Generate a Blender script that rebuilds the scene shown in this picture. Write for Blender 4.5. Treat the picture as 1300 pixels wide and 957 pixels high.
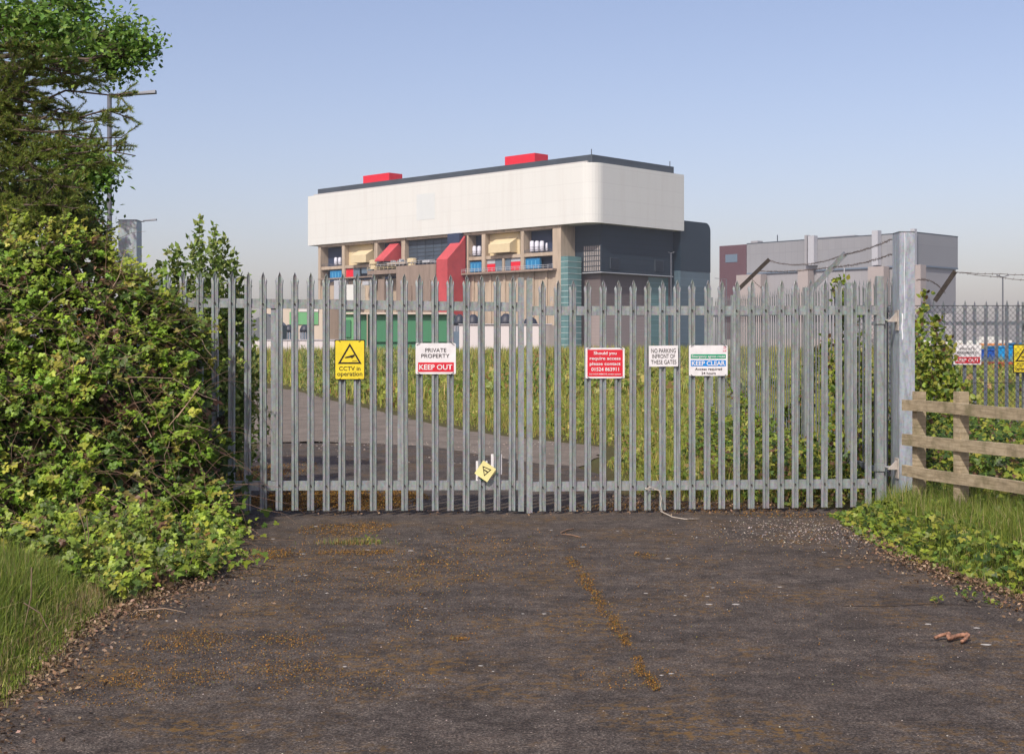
import bpy, bmesh, math, random
import numpy as np
from mathutils import Vector, Matrix
R = math.radians
random.seed(7); rng = np.random.default_rng(11)
scene = bpy.context.scene
for o in list(bpy.data.objects): bpy.data.objects.remove(o)
col = scene.collection

# ---------------------------------------------------------------- camera
F = 1805.0          # focal length in photo pixels (1300 wide)
EYE = 1.65
HOR = 447.0
cam_data = bpy.data.cameras.new('camera'); cam = bpy.data.objects.new('camera', cam_data); col.objects.link(cam)
cam.location = (0, 0, EYE); cam.rotation_euler = (R(90), 0, 0)
cam_data.sensor_width = 36.0; cam_data.lens = 36.0*F/1300.0
cam_data.shift_x = 0.0; cam_data.shift_y = -(478.5-HOR)/1300.0
cam_data.clip_start = 0.1; cam_data.clip_end = 12000
scene.camera = cam
scene.render.resolution_x = 1024; scene.render.resolution_y = 753

# ---------------------------------------------------------------- sky, sun, exposure
SUN_EL = 46.0
sun_dir = Vector((-0.42, -0.907, 0)).normalized()*math.cos(R(SUN_EL)) + Vector((0, 0, math.sin(R(SUN_EL))))
world = bpy.data.worlds.new('World'); scene.world = world; world.use_nodes = True
wn = world.node_tree.nodes; wl = world.node_tree.links
bg = wn['Background']; sky = wn.new('ShaderNodeTexSky'); sky.sky_type = 'NISHITA'; sky.sun_disc = False
sky.sun_elevation = R(SUN_EL); sky.sun_rotation = math.atan2(sun_dir.x, sun_dir.y)
sky.altitude = 0; sky.air_density = 1.0; sky.dust_density = 2.2; sky.ozone_density = 3.6
tint = wn.new('ShaderNodeMix'); tint.data_type = 'RGBA'; tint.blend_type = 'MULTIPLY'; tint.inputs[0].default_value = 1.0
tint.inputs[7].default_value = (1.04, 0.83, 0.795, 1); wl.new(sky.outputs[0], tint.inputs[6])   # one even tint over the whole sky
wl.new(tint.outputs[2], bg.inputs[0]); bg.inputs[1].default_value = 0.15
sl = bpy.data.lights.new('sun', 'SUN'); sl.energy = 3.0; sl.angle = R(1.2); sl.color = (1.0, 0.95, 0.87)
so = bpy.data.objects.new('sun', sl); col.objects.link(so)
so.rotation_euler = (-sun_dir).to_track_quat('-Z', 'Y').to_euler(); so.location = (-10, -10, 30)
scene.view_settings.view_transform = 'Standard'; scene.view_settings.look = 'None'
scene.view_settings.gamma = 1; scene.view_settings.exposure = 0.38

# ---------------------------------------------------------------- helpers: projection of photo measurements into the place
def P(px, py, Z): return Vector(((px-650)/F*Z, Z, EYE-(py-HOR)/F*Z))
def GX(px, py): # ground point seen at a photo pixel
    Z = EYE*F/(py-HOR); return ((px-650)/F*Z, Z)

# ---------------------------------------------------------------- materials
def srgb(r, g, b):
    f = lambda c: (c/255/12.92) if c/255 <= 0.04045 else ((c/255+0.055)/1.055)**2.4
    return (f(r), f(g), f(b), 1)
class NT:
    def __init__(s, name):
        s.m = bpy.data.materials.new(name); s.m.use_nodes = True
        s.n = s.m.node_tree.nodes; s.l = s.m.node_tree.links; s.p = s.n['Principled BSDF']
        s.out = s.n['Material Output']
    def new(s, t, **k):
        x = s.n.new(t)
        for a, b in k.items(): setattr(x, a, b)
        return x
    def coord(s, scale=(1, 1, 1), kind='Object'):
        t = s.new('ShaderNodeTexCoord'); mp = s.new('ShaderNodeMapping'); mp.inputs['Scale'].default_value = scale
        s.l.new(t.outputs[kind], mp.inputs[0]); return mp.outputs[0]
    def noise(s, v, scale, detail=4, rough=0.6):
        x = s.new('ShaderNodeTexNoise'); x.inputs['Scale'].default_value = scale
        x.inputs['Detail'].default_value = detail; x.inputs['Roughness'].default_value = rough
        s.l.new(v, x.inputs['Vector']); return x.outputs[0]
    def voro(s, v, scale, feature='F1'):
        x = s.new('ShaderNodeTexVoronoi', feature=feature); x.inputs['Scale'].default_value = scale
        s.l.new(v, x.inputs['Vector']); return x
    def ramp(s, v, stops):
        x = s.new('ShaderNodeValToRGB'); e = x.color_ramp.elements
        while len(e) > 1: e.remove(e[-1])
        e[0].position = stops[0][0]; c = stops[0][1]; e[0].color = c if len(c) == 4 else (*c, 1)
        for p, c in stops[1:]:
            k = e.new(p); k.color = c if len(c) == 4 else (*c, 1)
        s.l.new(v, x.inputs[0]); return x.outputs[0]
    def mix(s, fac, a, b, mode='MIX'):
        x = s.new('ShaderNodeMix', data_type='RGBA', blend_type=mode)
        for val, i in ((fac, 0), (a, 6), (b, 7)):
            if hasattr(val, 'is_output'): s.l.new(val, x.inputs[i])
            else: x.inputs[i].default_value = val
        return x.outputs[2]
    def bump(s, v, strength, dist=0.01):
        x = s.new('ShaderNodeBump'); x.inputs['Strength'].default_value = strength; x.inputs['Distance'].default_value = dist
        s.l.new(v, x.inputs['Height']); s.l.new(x.outputs[0], s.p.inputs['Normal'])
    def base(s, v):
        if hasattr(v, 'is_output'): s.l.new(v, s.p.inputs['Base Color'])
        else: s.p.inputs['Base Color'].default_value = v
    def set(s, rough=0.7, metal=0.0, spec=0.4):
        s.p.inputs['Roughness'].default_value = rough; s.p.inputs['Metallic'].default_value = metal
        s.p.inputs['Specular IOR Level'].default_value = spec; return s
G = (0, 0, 0, 1); W = (1, 1, 1, 1)
def simple(name, c, rough=0.7, metal=0.0, var=0.12, scale=3.0, bump=0.0, streak=False, kind='Object'):
    t = NT(name).set(rough, metal); v = t.coord((1, 1, 0.12) if streak else (1, 1, 1), kind)
    n = t.noise(v, scale, 6, 0.65)
    lo = tuple(x*(1-var) for x in c[:3]); hi = tuple(min(1, x*(1+var)) for x in c[:3])
    t.base(t.ramp(n, [(0.3, lo), (0.7, hi)]))
    if bump: t.bump(n, bump)
    return t.m
def galvanised(name, base, metal=0.25, rough=0.5, kind='Object'):
    t = NT(name).set(rough, metal, 0.5); g = t.new('ShaderNodeNewGeometry').outputs['Position']
    mp = t.new('ShaderNodeMapping'); mp.inputs['Scale'].default_value = (1, 1, 0.18); t.l.new(g, mp.inputs[0])
    n1 = t.noise(mp.outputs[0], 22, 5, 0.7); n2 = t.noise(g, 5, 5, 0.65); n3 = t.noise(g, 120, 3, 0.7)
    c1 = t.ramp(n1, [(0.3, tuple(x*0.66 for x in base)), (0.5, base), (0.72, tuple(min(1, x*1.3) for x in base))])
    c2 = t.mix(t.ramp(n2, [(0.52, G), (0.72, (0.5, 0.5, 0.5, 1))]), c1, (base[0]*0.72, base[1]*0.74, base[2]*0.70, 1))
    c3 = t.mix(t.ramp(n3, [(0.62, G), (0.72, (0.55, 0.55, 0.55, 1))]), c2, (0.52, 0.54, 0.52, 1))
    vo = t.voro(g, 45); c4 = t.mix(0.16, c3, vo.outputs['Color'], 'SOFT_LIGHT')
    rs = t.noise(g, 17, 6, 0.75); c4 = t.mix(t.ramp(rs, [(0.63, G), (0.70, (.45, .45, .45, 1))]), c4, (0.16, 0.105, 0.06, 1))
    t.base(c4); t.bump(n1, 0.12, 0.004)
    return t.m
GALV = galvanised('galvanised_steel', (0.27, 0.297, 0.288))
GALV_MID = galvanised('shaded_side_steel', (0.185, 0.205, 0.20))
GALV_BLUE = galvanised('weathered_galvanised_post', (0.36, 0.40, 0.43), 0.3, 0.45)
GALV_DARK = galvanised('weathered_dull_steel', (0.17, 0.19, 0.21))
DARK_STEEL = simple('rusty_dark_steel', (0.05, 0.042, 0.035, 1), 0.8, 0.2, 0.4, 20)
WIRE = simple('dull_wire', (0.045, 0.048, 0.052, 1), 0.7, 0.3)
def leaf_material(name, trans=0.35, rough=0.45):
    t = NT(name).set(rough, 0, 0.35)
    a = t.new('ShaderNodeAttribute', attribute_name='leaf_colour'); t.base(a.outputs['Color'])
    tr = t.new('ShaderNodeBsdfTranslucent'); mx = t.new('ShaderNodeMixShader'); mx.inputs[0].default_value = trans
    t.l.new(a.outputs['Color'], tr.inputs[0]); t.l.new(t.p.outputs[0], mx.inputs[1]); t.l.new(tr.outputs[0], mx.inputs[2])
    t.l.new(mx.outputs[0], t.out.inputs[0]); return t.m
LEAF = leaf_material('leaf_surface'); DRY = leaf_material('dry_leaf_surface', 0.15, 0.8)
GRASS = leaf_material('grass_blade', 0.3, 0.55)
BARK = simple('bark', (0.10, 0.075, 0.055, 1), 0.9, 0, 0.4, 12, 0.5)
STEM = simple('dead_bramble_stem', (0.20, 0.125, 0.08, 1), 0.8, 0, 0.5, 9)

# ---------------------------------------------------------------- object helpers
def tag(o, label=None, cat=None, group=None, kind=None):
    if label: o['label'] = label
    if cat: o['category'] = cat
    if group: o['group'] = group
    if kind: o['kind'] = kind
    return o
def empty(name, loc=(0, 0, 0), label=None, cat=None, group=None, rz=0):
    o = bpy.data.objects.new(name, None); col.objects.link(o); o.location = loc; o.rotation_euler = (0, 0, rz)
    o.empty_display_size = 0.2
    return tag(o, label, cat, group)
def link(name, me, mat=None, parent=None):
    o = bpy.data.objects.new(name, me); col.objects.link(o)
    if mat is not None and len(me.materials) == 0: me.materials.append(mat)
    if parent is not None:
        o.parent = parent
        m = world_of(parent).inverted(); o.matrix_parent_inverse = m
    return o
def world_of(o):
    m = Matrix.LocRotScale(o.location, o.rotation_euler.to_quaternion(), o.scale)
    return (world_of(o.parent) @ o.matrix_parent_inverse @ m) if o.parent else m
def from_bm(name, bm, mat, parent=None, smooth=False):
    bmesh.ops.recalc_face_normals(bm, faces=bm.faces[:])
    me = bpy.data.meshes.new(name); bm.to_mesh(me); bm.free()
    if smooth:
        for p in me.polygons: p.use_smooth = True
    return link(name, me, mat, parent)
def box(bm, x0, x1, y0, y1, z0, z1, bevel=0):
    vs = [bm.verts.new((x, y, z)) for x in (x0, x1) for y in (y0, y1) for z in (z0, z1)]
    for f in ((0, 1, 3, 2), (4, 6, 7, 5), (0, 4, 5, 1), (2, 3, 7, 6), (0, 2, 6, 4), (1, 5, 7, 3)):
        bm.faces.new([vs[i] for i in f])
    return vs
def hexa(bm, pts):   # eight points: four of one side, the matching four of the other
    vs = [bm.verts.new(p) for p in pts]
    for f in ((0, 1, 2, 3), (7, 6, 5, 4), (0, 4, 5, 1), (1, 5, 6, 2), (2, 6, 7, 3), (3, 7, 4, 0)):
        bm.faces.new([vs[i] for i in f])
def prism(bm, prof_a, prof_b):  # two matching closed outlines
    A = [bm.verts.new(p) for p in prof_a]; B = [bm.verts.new(p) for p in prof_b]; n = len(A)
    bm.faces.new(A); bm.faces.new(B[::-1])
    for i in range(n): bm.faces.new((A[i], B[i], B[(i+1) % n], A[(i+1) % n]))
def frame_of(d):
    d = d.normalized(); up = Vector((0, 0, 1)) if abs(d.z) < 0.9 else Vector((1, 0, 0))
    s = d.cross(up).normalized(); return s, s.cross(d).normalized()
def tube(bm, pts, r, n=6, caps=True):
    pts = [Vector(p) for p in pts]; rr = r if hasattr(r, '__len__') else [r]*len(pts); rings = []
    for i, p in enumerate(pts):
        d = pts[min(i+1, len(pts)-1)]-pts[max(i-1, 0)]; s, u = frame_of(d)
        rings.append([bm.verts.new(p+(s*math.cos(k*2*math.pi/n)+u*math.sin(k*2*math.pi/n))*rr[i]) for k in range(n)])
    for a, b in zip(rings, rings[1:]):
        for k in range(n): bm.faces.new((a[k], a[(k+1) % n], b[(k+1) % n], b[k]))
    if caps:
        bm.faces.new(rings[0][::-1]); bm.faces.new(rings[-1])
def lathe(bm, cx, cy, prof, n=14):
    rings = [[bm.verts.new((cx+r*math.cos(k*2*math.pi/n), cy+r*math.sin(k*2*math.pi/n), z)) for k in range(n)] for r, z in prof]
    for a, b in zip(rings, rings[1:]):
        for k in range(n): bm.faces.new((a[k], a[(k+1) % n], b[(k+1) % n], b[k]))
    bm.faces.new(rings[0][::-1]); bm.faces.new(rings[-1])
def box_obj(name, mat, parent, *a):
    bm = bmesh.new(); box(bm, *a); return from_bm(name, bm, mat, parent)

# ---- numpy mesh builders for foliage
def np_mesh(name, V, Fc, cols, mat, parent=None):
    """V (n,3), Fc (m,3) triangles, cols (n,3) or None"""
    me = bpy.data.meshes.new(name); n = len(V); m = len(Fc)
    me.vertices.add(n); me.vertices.foreach_set('co', np.ascontiguousarray(V, dtype=np.float32).ravel())
    me.loops.add(m*3); me.loops.foreach_set('vertex_index', np.ascontiguousarray(Fc, dtype=np.int32).ravel())
    me.polygons.add(m); me.polygons.foreach_set('loop_start', np.arange(0, m*3, 3, dtype=np.int32))
    if cols is not None:
        ca = me.color_attributes.new('leaf_colour', 'FLOAT_COLOR', 'POINT')
        ca.data.foreach_set('color', np.concatenate([cols, np.ones((n, 1))], 1).astype(np.float32).ravel())
    me.update(calc_edges=True); me.materials.append(mat)
    return link(name, me, None, parent)
def unit(a): return a/np.maximum(np.linalg.norm(a, axis=1, keepdims=True), 1e-6)
OVAL = (np.array([[0, 0, 0], [-.30, .38, .07], [0, .42, -.04], [.30, .38, .07], [-.2, .78, .04], [.2, .78, .04], [0, 1, -.05], [0, .75, -.03]], float),
        np.array([[0, 2, 1], [0, 3, 2], [1, 2, 7], [1, 7, 4], [2, 3, 7], [3, 5, 7], [4, 7, 6], [7, 5, 6]]))
OVAL4 = (np.array([[0, 0, 0], [-.30, .45, .06], [0, .45, -.04], [.30, .45, .06], [0, 1, -.04]], float),
         np.array([[0, 2, 1], [0, 3, 2], [1, 2, 4], [2, 3, 4]]))
LANCE = (np.array([[0, 0, 0], [-.13, .45, .03], [.13, .45, .03], [0, 1, -.05]], float), np.array([[0, 2, 1], [1, 2, 3]]))
def rotz(t, a):
    V, T = t; c, s = math.cos(a), math.sin(a); M = np.array([[c, -s, 0], [s, c, 0], [0, 0, 1]])
    return (V@M.T, T)
def merge(ts):
    Vs = []; Ts = []; o = 0
    for V, T in ts: Vs.append(V); Ts.append(T+o); o += len(V)
    return (np.concatenate(Vs), np.concatenate(Ts))
ROUND = (np.array([[0, 0, 0], [-.30, .25, .06], [-.33, .58, .05], [0, 1, -.05], [.33, .58, .05], [.30, .25, .06], [0, .5, -.03]], float),
         np.array([[0, 6, 1], [1, 6, 2], [2, 6, 3], [3, 6, 4], [4, 6, 5], [5, 6, 0]]))
def shifted(t, x, y): return (t[0]+np.array([x, y, 0]), t[1])
TRI = merge([shifted(rotz(ROUND, 0), 0, .12), rotz((ROUND[0]*0.82, ROUND[1]), 1.15), rotz((ROUND[0]*0.82, ROUND[1]), -1.15)])
def leaves(name, C, size, cols, tmpl, mat, parent=None, nrm=(0, 0, 1), spread=0.8, growth=None):
    N = len(C); V, T = tmpl; k = len(V)
    n = unit(np.array(nrm, float)+rng.normal(0, spread, (N, 3)))
    g = rng.normal(0, 1, (N, 3)) if growth is None else growth+rng.normal(0, 0.35, (N, 3))
    t = unit(g-(g*n).sum(1, keepdims=True)*n); b = np.cross(t, n)
    s = np.broadcast_to(size, (N,)).reshape(N, 1, 1)
    VV = (V[None, :, 0:1]*b[:, None, :]+V[None, :, 1:2]*t[:, None, :]+V[None, :, 2:3]*n[:, None, :])*s+C[:, None, :]
    FF = (T[None]+(np.arange(N)*k)[:, None, None]).reshape(-1, 3)
    CC = np.repeat(cols[:, None, :], k, 1).reshape(-1, 3)
    return np_mesh(name, VV.reshape(-1, 3), FF, CC, mat, parent)
def palette(N, entries, jit=0.15):
    w = np.array([e[0] for e in entries], float); w /= w.sum(); c = np.array([e[1] for e in entries], float)
    r = c[rng.choice(len(entries), N, p=w)]
    return np.clip(r*(1+rng.normal(0, jit, (N, 1)))*(1+rng.normal(0, 0.05, (N, 3))), 0.004, 0.9)
def blades(name, B, H, Wd, cols, parent=None, lean=0.35, mat=None, wind=(0, 0)):
    N = len(B); a = rng.uniform(0, 2*math.pi, N); d = np.stack([np.cos(a), np.sin(a), np.zeros(N)], 1)
    a2 = rng.uniform(0, 2*math.pi, N); ln = np.stack([np.cos(a2)+wind[0], np.sin(a2)+wind[1], np.zeros(N)], 1)*np.abs(rng.normal(0, lean, N))[:, None]
    H = H[:, None]; w = np.broadcast_to(Wd, (N,))[:, None]/2; up = np.array([[0, 0, 1.0]])
    v0 = B-d*w; v1 = B+d*w; m = B+up*H*0.55+ln*H*0.22; v2 = m-d*w*0.8; v3 = m+d*w*0.8
    v4 = B+up*H*(1-0.25*np.minimum(1, np.linalg.norm(ln, axis=1, keepdims=True)))+ln*H*0.75
    VV = np.stack([v0, v1, v2, v3, v4], 1).reshape(-1, 3); T = np.array([[0, 1, 2], [1, 3, 2], [2, 3, 4]])
    FF = (T[None]+(np.arange(N)*5)[:, None, None]).reshape(-1, 3)
    return np_mesh(name, VV, FF, np.repeat(cols[:, None], 5, 1).reshape(-1, 3), mat or GRASS, parent)
def np_tubes(name, lines, r0, r1, mat, parent=None):
    """lines (N,K,3); triangular tubes, radius r0 -> r1"""
    L = np.asarray(lines, float); N, K, _ = L.shape
    d = unit((L[:, -1]-L[:, 0])); ref = np.where(np.abs(d[:, 2:3]) < 0.9, np.array([[0, 0, 1.0]]), np.array([[1.0, 0, 0]]))
    s = unit(np.cross(d, ref)); u = np.cross(s, d)
    r0 = np.broadcast_to(r0, (N,)); r1 = np.broadcast_to(r1, (N,)); tt = np.linspace(0, 1, K)
    rad = r0[:, None]*(1-tt)+r1[:, None]*tt; V = []
    for k in range(3):
        c, q = math.cos(k*2.094), math.sin(k*2.094); V.append(L+(s[:, None]*c+u[:, None]*q)*rad[..., None])
    V = np.stack(V, 2).reshape(-1, 3); T = []
    for j in range(K-1):
        for k in range(3):
            a, b = j*3+k, j*3+(k+1) % 3; T += [[a, b, a+3], [b, b+3, a+3]]
    T = np.array(T); FF = (T[None]+(np.arange(N)*3*K)[:, None, None]).reshape(-1, 3)
    return np_mesh(name, V, FF, None, mat, parent)
def vnoise(x, y, s=1.0, seed=0):   # cheap smooth noise
    v = 0
    for i in range(5):
        a = 1.7*i+seed; f = s*(1+0.63*i)
        v = v+np.sin(x*f*math.cos(a)+y*f*math.sin(a)+seed*3.1+i*2.3)*np.cos(x*f*0.7*math.sin(a*1.3)-y*f*0.8*math.cos(a*0.7)+i)
    return v/5

# ---------------------------------------------------------------- terrain
ROAD = [(-2.5, 1.0), (-2.38, 7.0), (-2.55, 8.6), (-2.35, 10.3), (-2.75, 12.0), (-3.2, 14.3), (-3.4, 18), (-4.6, 26),
        (-3.65, 26.4), (-2.56, 25.7), (-1.5, 25), (-.64, 23.3), (.13, 21.6), (.97, 20.5), (1.25, 18.3), (1.3, 16.2), (2.6, 15.3),
        (3.5, 14.9), (3.45, 13.2), (3.15, 11.6), (3.2, 10.6), (3.45, 9.2), (3.5, 7.0), (3.6, 1.0)]
TRACK = [(-4.9, 25.6), (-3.65, 26.3), (-2.56, 25.6), (-1.5, 24.9), (-.64, 23.2), (.13, 21.5), (.97, 20.4), (1.3, 22.0), (1.6, 24.6), (1.0, 25.9), (.15, 27.3),
         (-.82, 29.5), (-2.0, 33.1), (-3.74, 39.7), (-6.2, 48.8), (-9.6, 62), (-20, 90), (-24, 90), (-12.4, 62), (-8.6, 40.8), (-6.4, 30.4)]
def inside(poly, x, y):
    x = np.asarray(x); y = np.asarray(y); r = np.zeros(x.shape, bool); n = len(poly)
    for i in range(n):
        (x1, y1), (x2, y2) = poly[i], poly[(i+1) % n]
        c = ((y1 > y) != (y2 > y)) & (x < (x2-x1)*(y-y1)/(y2-y1+1e-12)+x1); r ^= c
    return r
def dist_poly(poly, x, y):
    x = np.asarray(x, float); y = np.asarray(y, float); d = np.full(x.shape, 1e9); n = len(poly)
    for i in range(n):
        (x1, y1), (x2, y2) = poly[i], poly[(i+1) % n]; dx, dy = x2-x1, y2-y1
        t = np.clip(((x-x1)*dx+(y-y1)*dy)/(dx*dx+dy*dy), 0, 1); d = np.minimum(d, np.hypot(x-x1-t*dx, y-y1-t*dy))
    return d
def sstep(a, b, v): t = np.clip((v-a)/(b-a), 0, 1); return t*t*(3-2*t)
def ground_h(x, y):
    x = np.asarray(x, float); y = np.asarray(y, float)
    ins = inside(ROAD, x, y) | inside(TRACK, x, y)
    d = np.where(ins, 0, np.minimum(dist_poly(ROAD, x, y), dist_poly(TRACK, x, y)))
    h = -0.012+sstep(0.02, 0.5, d)*0.05+sstep(0.1, 2.2, d)*0.10*(1+0.6*vnoise(x, y, 1.1, 2))
    h = h+sstep(0.3, 3, d)*sstep(15, 24, y)*0.12*(x > 1)
    h = h+sstep(60, 135, y)*1.45-sstep(175, 240, y)*0.9
    return h
gx = np.concatenate([[-2200, -1600, -1000, -400, -200, -100, -60, -40, -28, -20], np.arange(-15, 16, 0.3), [18, 24, 34, 50, 80, 140, 240, 500, 1200, 1600, 2200]])
gy = np.concatenate([[-400, -100, -30, -10, -3], np.arange(0, 36, 0.3), np.arange(36, 90, 2.0), [95, 105, 115, 125, 135, 150, 165, 180, 200, 225, 250, 300, 400, 700, 1100, 1600, 2200]])
GXX, GYY = np.meshgrid(gx, gy); HH = ground_h(GXX, GYY); nx, ny = len(gx), len(gy)
Vg = np.stack([GXX, GYY, HH], -1).reshape(-1, 3)
ii, jj = np.meshgrid(np.arange(nx-1), np.arange(ny-1)); a = (jj*nx+ii).ravel()
Fg = np.concatenate([np.stack([a, a+1, a+nx], 1), np.stack([a+1, a+nx+1, a+nx], 1)])
t = NT('verge_soil').set(0.95, 0, 0.1); v = t.coord(); n = t.noise(v, 1.3, 8, 0.7); n2 = t.noise(v, 14, 6, 0.7)
c = t.ramp(n, [(0.3, (0.05, 0.045, 0.02)), (0.5, (0.085, 0.085, 0.028)), (0.7, (0.07, 0.095, 0.025))])
t.base(t.mix(t.ramp(n2, [(0.4, G), (0.65, W)]), c, (0.075, 0.055, 0.033, 1))); t.bump(n2, 0.8, 0.03)
ground = np_mesh('ground', Vg, Fg, None, t.m); tag(ground, kind='structure')

def asphalt():
    t = NT('old_asphalt').set(0.9, 0, 0.25); v = t.coord()
    big = t.noise(v, 0.55, 5, 0.6); fine = t.noise(v, 95, 4, 0.8); vo = t.voro(v, 55)
    vo2 = t.voro(v, 26); vo3 = t.voro(v, 120)
    c = t.ramp(fine, [(0.37, (0.022, 0.018, 0.015)), (0.5, (0.076, 0.065, 0.055)), (0.63, (0.205, 0.176, 0.15))])
    midn = t.noise(v, 11, 7, 0.8); c = t.mix(t.ramp(midn, [(0.42, (.65, .65, .65, 1)), (0.6, G)]), c, (0.022, 0.016, 0.014, 1))
    rn = t.noise(v, 34, 4, 0.8); c = t.mix(t.ramp(rn, [(0.60, G), (0.70, (.75, .75, .75, 1))]), c, (0.11, 0.062, 0.028, 1))
    c = t.mix(t.ramp(big, [(0.35, (0.35, .35, .35, 1)), (0.65, G)]), c, (0.046, 0.037, 0.030, 1))
    wear = t.noise(v, 2.6, 9, 0.78); c = t.mix(1.0, c, t.ramp(wear, [(0.38, (.62, .60, .58, 1)), (0.5, (1, 1, 1, 1)), (0.62, (1.45, 1.42, 1.38, 1))]), 'MULTIPLY')
    clot = t.noise(v, 60, 3, 0.7); c = t.mix(1.0, c, t.ramp(clot, [(0.40, (.55, .53, .5, 1)), (0.5, (1, 1, 1, 1)), (0.60, (1.6, 1.55, 1.5, 1))]), 'MULTIPLY')
    # pale aggregate showing
    g1 = t.ramp(vo.outputs['Distance'], [(0.10, W), (0.22, G)])
    pick = t.new('ShaderNodeSeparateColor'); t.l.new(vo.outputs['Color'], pick.inputs[0])
    sel = t.ramp(pick.outputs[0], [(0.66, G), (0.70, W)])
    c = t.mix(t.mix(1.0, g1, sel, 'MULTIPLY'), c, (0.19, 0.16, 0.13, 1))
    g2 = t.ramp(vo2.outputs['Distance'], [(0.09, W), (0.15, G)])
    pick2 = t.new('ShaderNodeSeparateColor'); t.l.new(vo2.outputs['Color'], pick2.inputs[0])
    c = t.mix(t.mix(1.0, g2, t.ramp(pick2.outputs[1], [(0.86, G), (0.88, W)]), 'MULTIPLY'), c, (0.25, 0.22, 0.18, 1))
    # moss staining
    m1 = t.noise(v, 0.9, 9, 0.72); m2 = t.noise(v, 16, 5, 0.75)
    mm = t.mix(1.0, t.ramp(m1, [(0.47, G), (0.60, (0.8, .8, .8, 1))]), t.ramp(m2, [(0.49, G), (0.57, W)]), 'MULTIPLY')
    c = t.mix(mm, c, (0.15, 0.085, 0.022, 1))
    t.base(c); 
    hgt = t.mix(0.5, fine, vo.outputs['Distance']); t.bump(hgt, 0.65, 0.006)
    return t.m
ASPHALT = asphalt()
def sheet(name, poly, z, mat, parent=None, jag=0.0, sub=0.25):
    pts = []
    for i in range(len(poly)):
        p, q = Vector(poly[i]), Vector(poly[(i+1) % len(poly)]); n = max(1, int((q-p).length/sub)) if jag else 1
        for k in range(n):
            w = p.lerp(q, k/n); pts.append((w.x+jag*(random.random()-.5)*2, w.y+jag*(random.random()-.5), z))
    bm = bmesh.new(); f = bm.faces.new([bm.verts.new(p) for p in pts]); bmesh.ops.triangulate(bm, faces=[f])
    for f in bm.faces:
        if f.normal.z < 0: f.normal_flip()
    me = bpy.data.meshes.new(name); bm.to_mesh(me); bm.free(); return link(name, me, mat, parent)
road = tag(sheet('road', ROAD, 0.0, ASPHALT, None, 0.05, 0.35), kind='structure')
t = NT('gravel_track').set(0.95, 0, 0.15); v = t.coord(); n = t.noise(v, 1.2, 8, 0.7); n2 = t.noise(v, 30, 5, 0.8)
c = t.ramp(n, [(0.35, (0.125, 0.105, 0.085)), (0.6, (0.20, 0.17, 0.14))]); c = t.mix(t.ramp(n2, [(0.55, G), (0.7, W)]), c, (0.33, 0.28, 0.24, 1))
t.base(t.mix(t.ramp(n2, [(0.3, W), (0.42, G)]), c, (0.07, 0.055, 0.045, 1))); t.bump(n2, 0.6, 0.02)
track = tag(sheet('path', TRACK, 0.005, t.m, None, 0.08, 0.35), kind='structure')

# ---------------------------------------------------------------- palisade pales
def pale_mesh(h, w=0.072, d=0.036, th=0.003, mat=None):
    """W-section upright with a split three-pointed head, base at z=0, tip at z=h"""
    bm = bmesh.new()
    xs = [-.5, -.45, -.15, -.02, .10, .26, .42, .5]; ys = [.35, 0.0, 0.0, .6, .6, 0.0, 0.0, .5]   # y>0 is away from viewer
    xs = [x*w for x in xs]; ys = [y*d for y in ys]
    def ring(z, fan=0.0, sc=1.0, fwd=0):
        return [bm.verts.new((x*(1+fan), y+fwd, z)) for x, y in zip(xs, ys)]
    hs = h-0.128
    zz = [0, hs*0.33, hs*0.66, hs]
    rs = [ring(z) for z in zz]
    for a, b in zip(rs, rs[1:]):
        for k in range(7): bm.faces.new((a[k], a[k+1], b[k+1], b[k]))
    top = rs[-1]
    # notch ring: the strip is split in three, outer points fan outwards, centre stands up
    def point(idx, base, mid, tipco, tw):
        m = [bm.verts.new((x+mid[0], y+mid[1], hs+mid[2])) for x, y in [(xs[i], ys[i]) for i in idx]]
        for k in range(len(idx)-1): bm.faces.new((base[idx[k]], base[idx[k+1]], m[k+1], m[k]))
        t = bm.verts.new((sum(xs[i] for i in idx)/len(idx)+tipco[0], sum(ys[i] for i in idx)/len(idx)+tipco[1], hs+tipco[2]))
        for k in range(len(idx)-1): bm.faces.new((m[k], m[k+1], t))
    point([2, 3, 4, 5], top, (0, -0.004, 0.085), (0, -0.006, 0.128), 0)
    point([0, 1, 2], top, (-0.006, 0.004, 0.038), (-0.001, 0.006, 0.070), 0)
    point([5, 6, 7], top, (0.006, 0.004, 0.038), (0.001, 0.006, 0.070), 0)
    me = bpy.data.meshes.new('pale'); bm.normal_update(); bm.to_mesh(me); bm.free()
    # give the sheet thickness
    bm = bmesh.new(); bm.from_mesh(me)
    bmesh.ops.solidify(bm, geom=bm.faces[:], thickness=th); bm.to_mesh(me); bm.free()
    me.materials.append(mat or GALV); return me
def pale_with_bolts(h, zb, y=-0.0):
    me = pale_mesh(h); bm = bmesh.new(); bm.from_mesh(me)
    for z in zb:
        n0 = len(bm.faces); lathe_y(bm, 0, z, 0.0085, 0.010, -0.0005)
        for f in list(bm.faces)[n0:]: f.material_index = 1
    bm.to_mesh(me); bm.free(); me.materials.append(DARK_STEEL); return me
def lathe_y(bm, x, z, r, l, y0, n=6):
    a = [bm.verts.new((x+r*math.cos(k*2*math.pi/n), y0, z+r*math.sin(k*2*math.pi/n))) for k in range(n)]
    b = [bm.verts.new((v.co.x, y0+l, v.co.z)) for v in a]
    for k in range(n): bm.faces.new((a[k], a[(k+1) % n], b[(k+1) % n], b[k]))
    bm.faces.new(a[::-1]); bm.faces.new(b)

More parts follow.
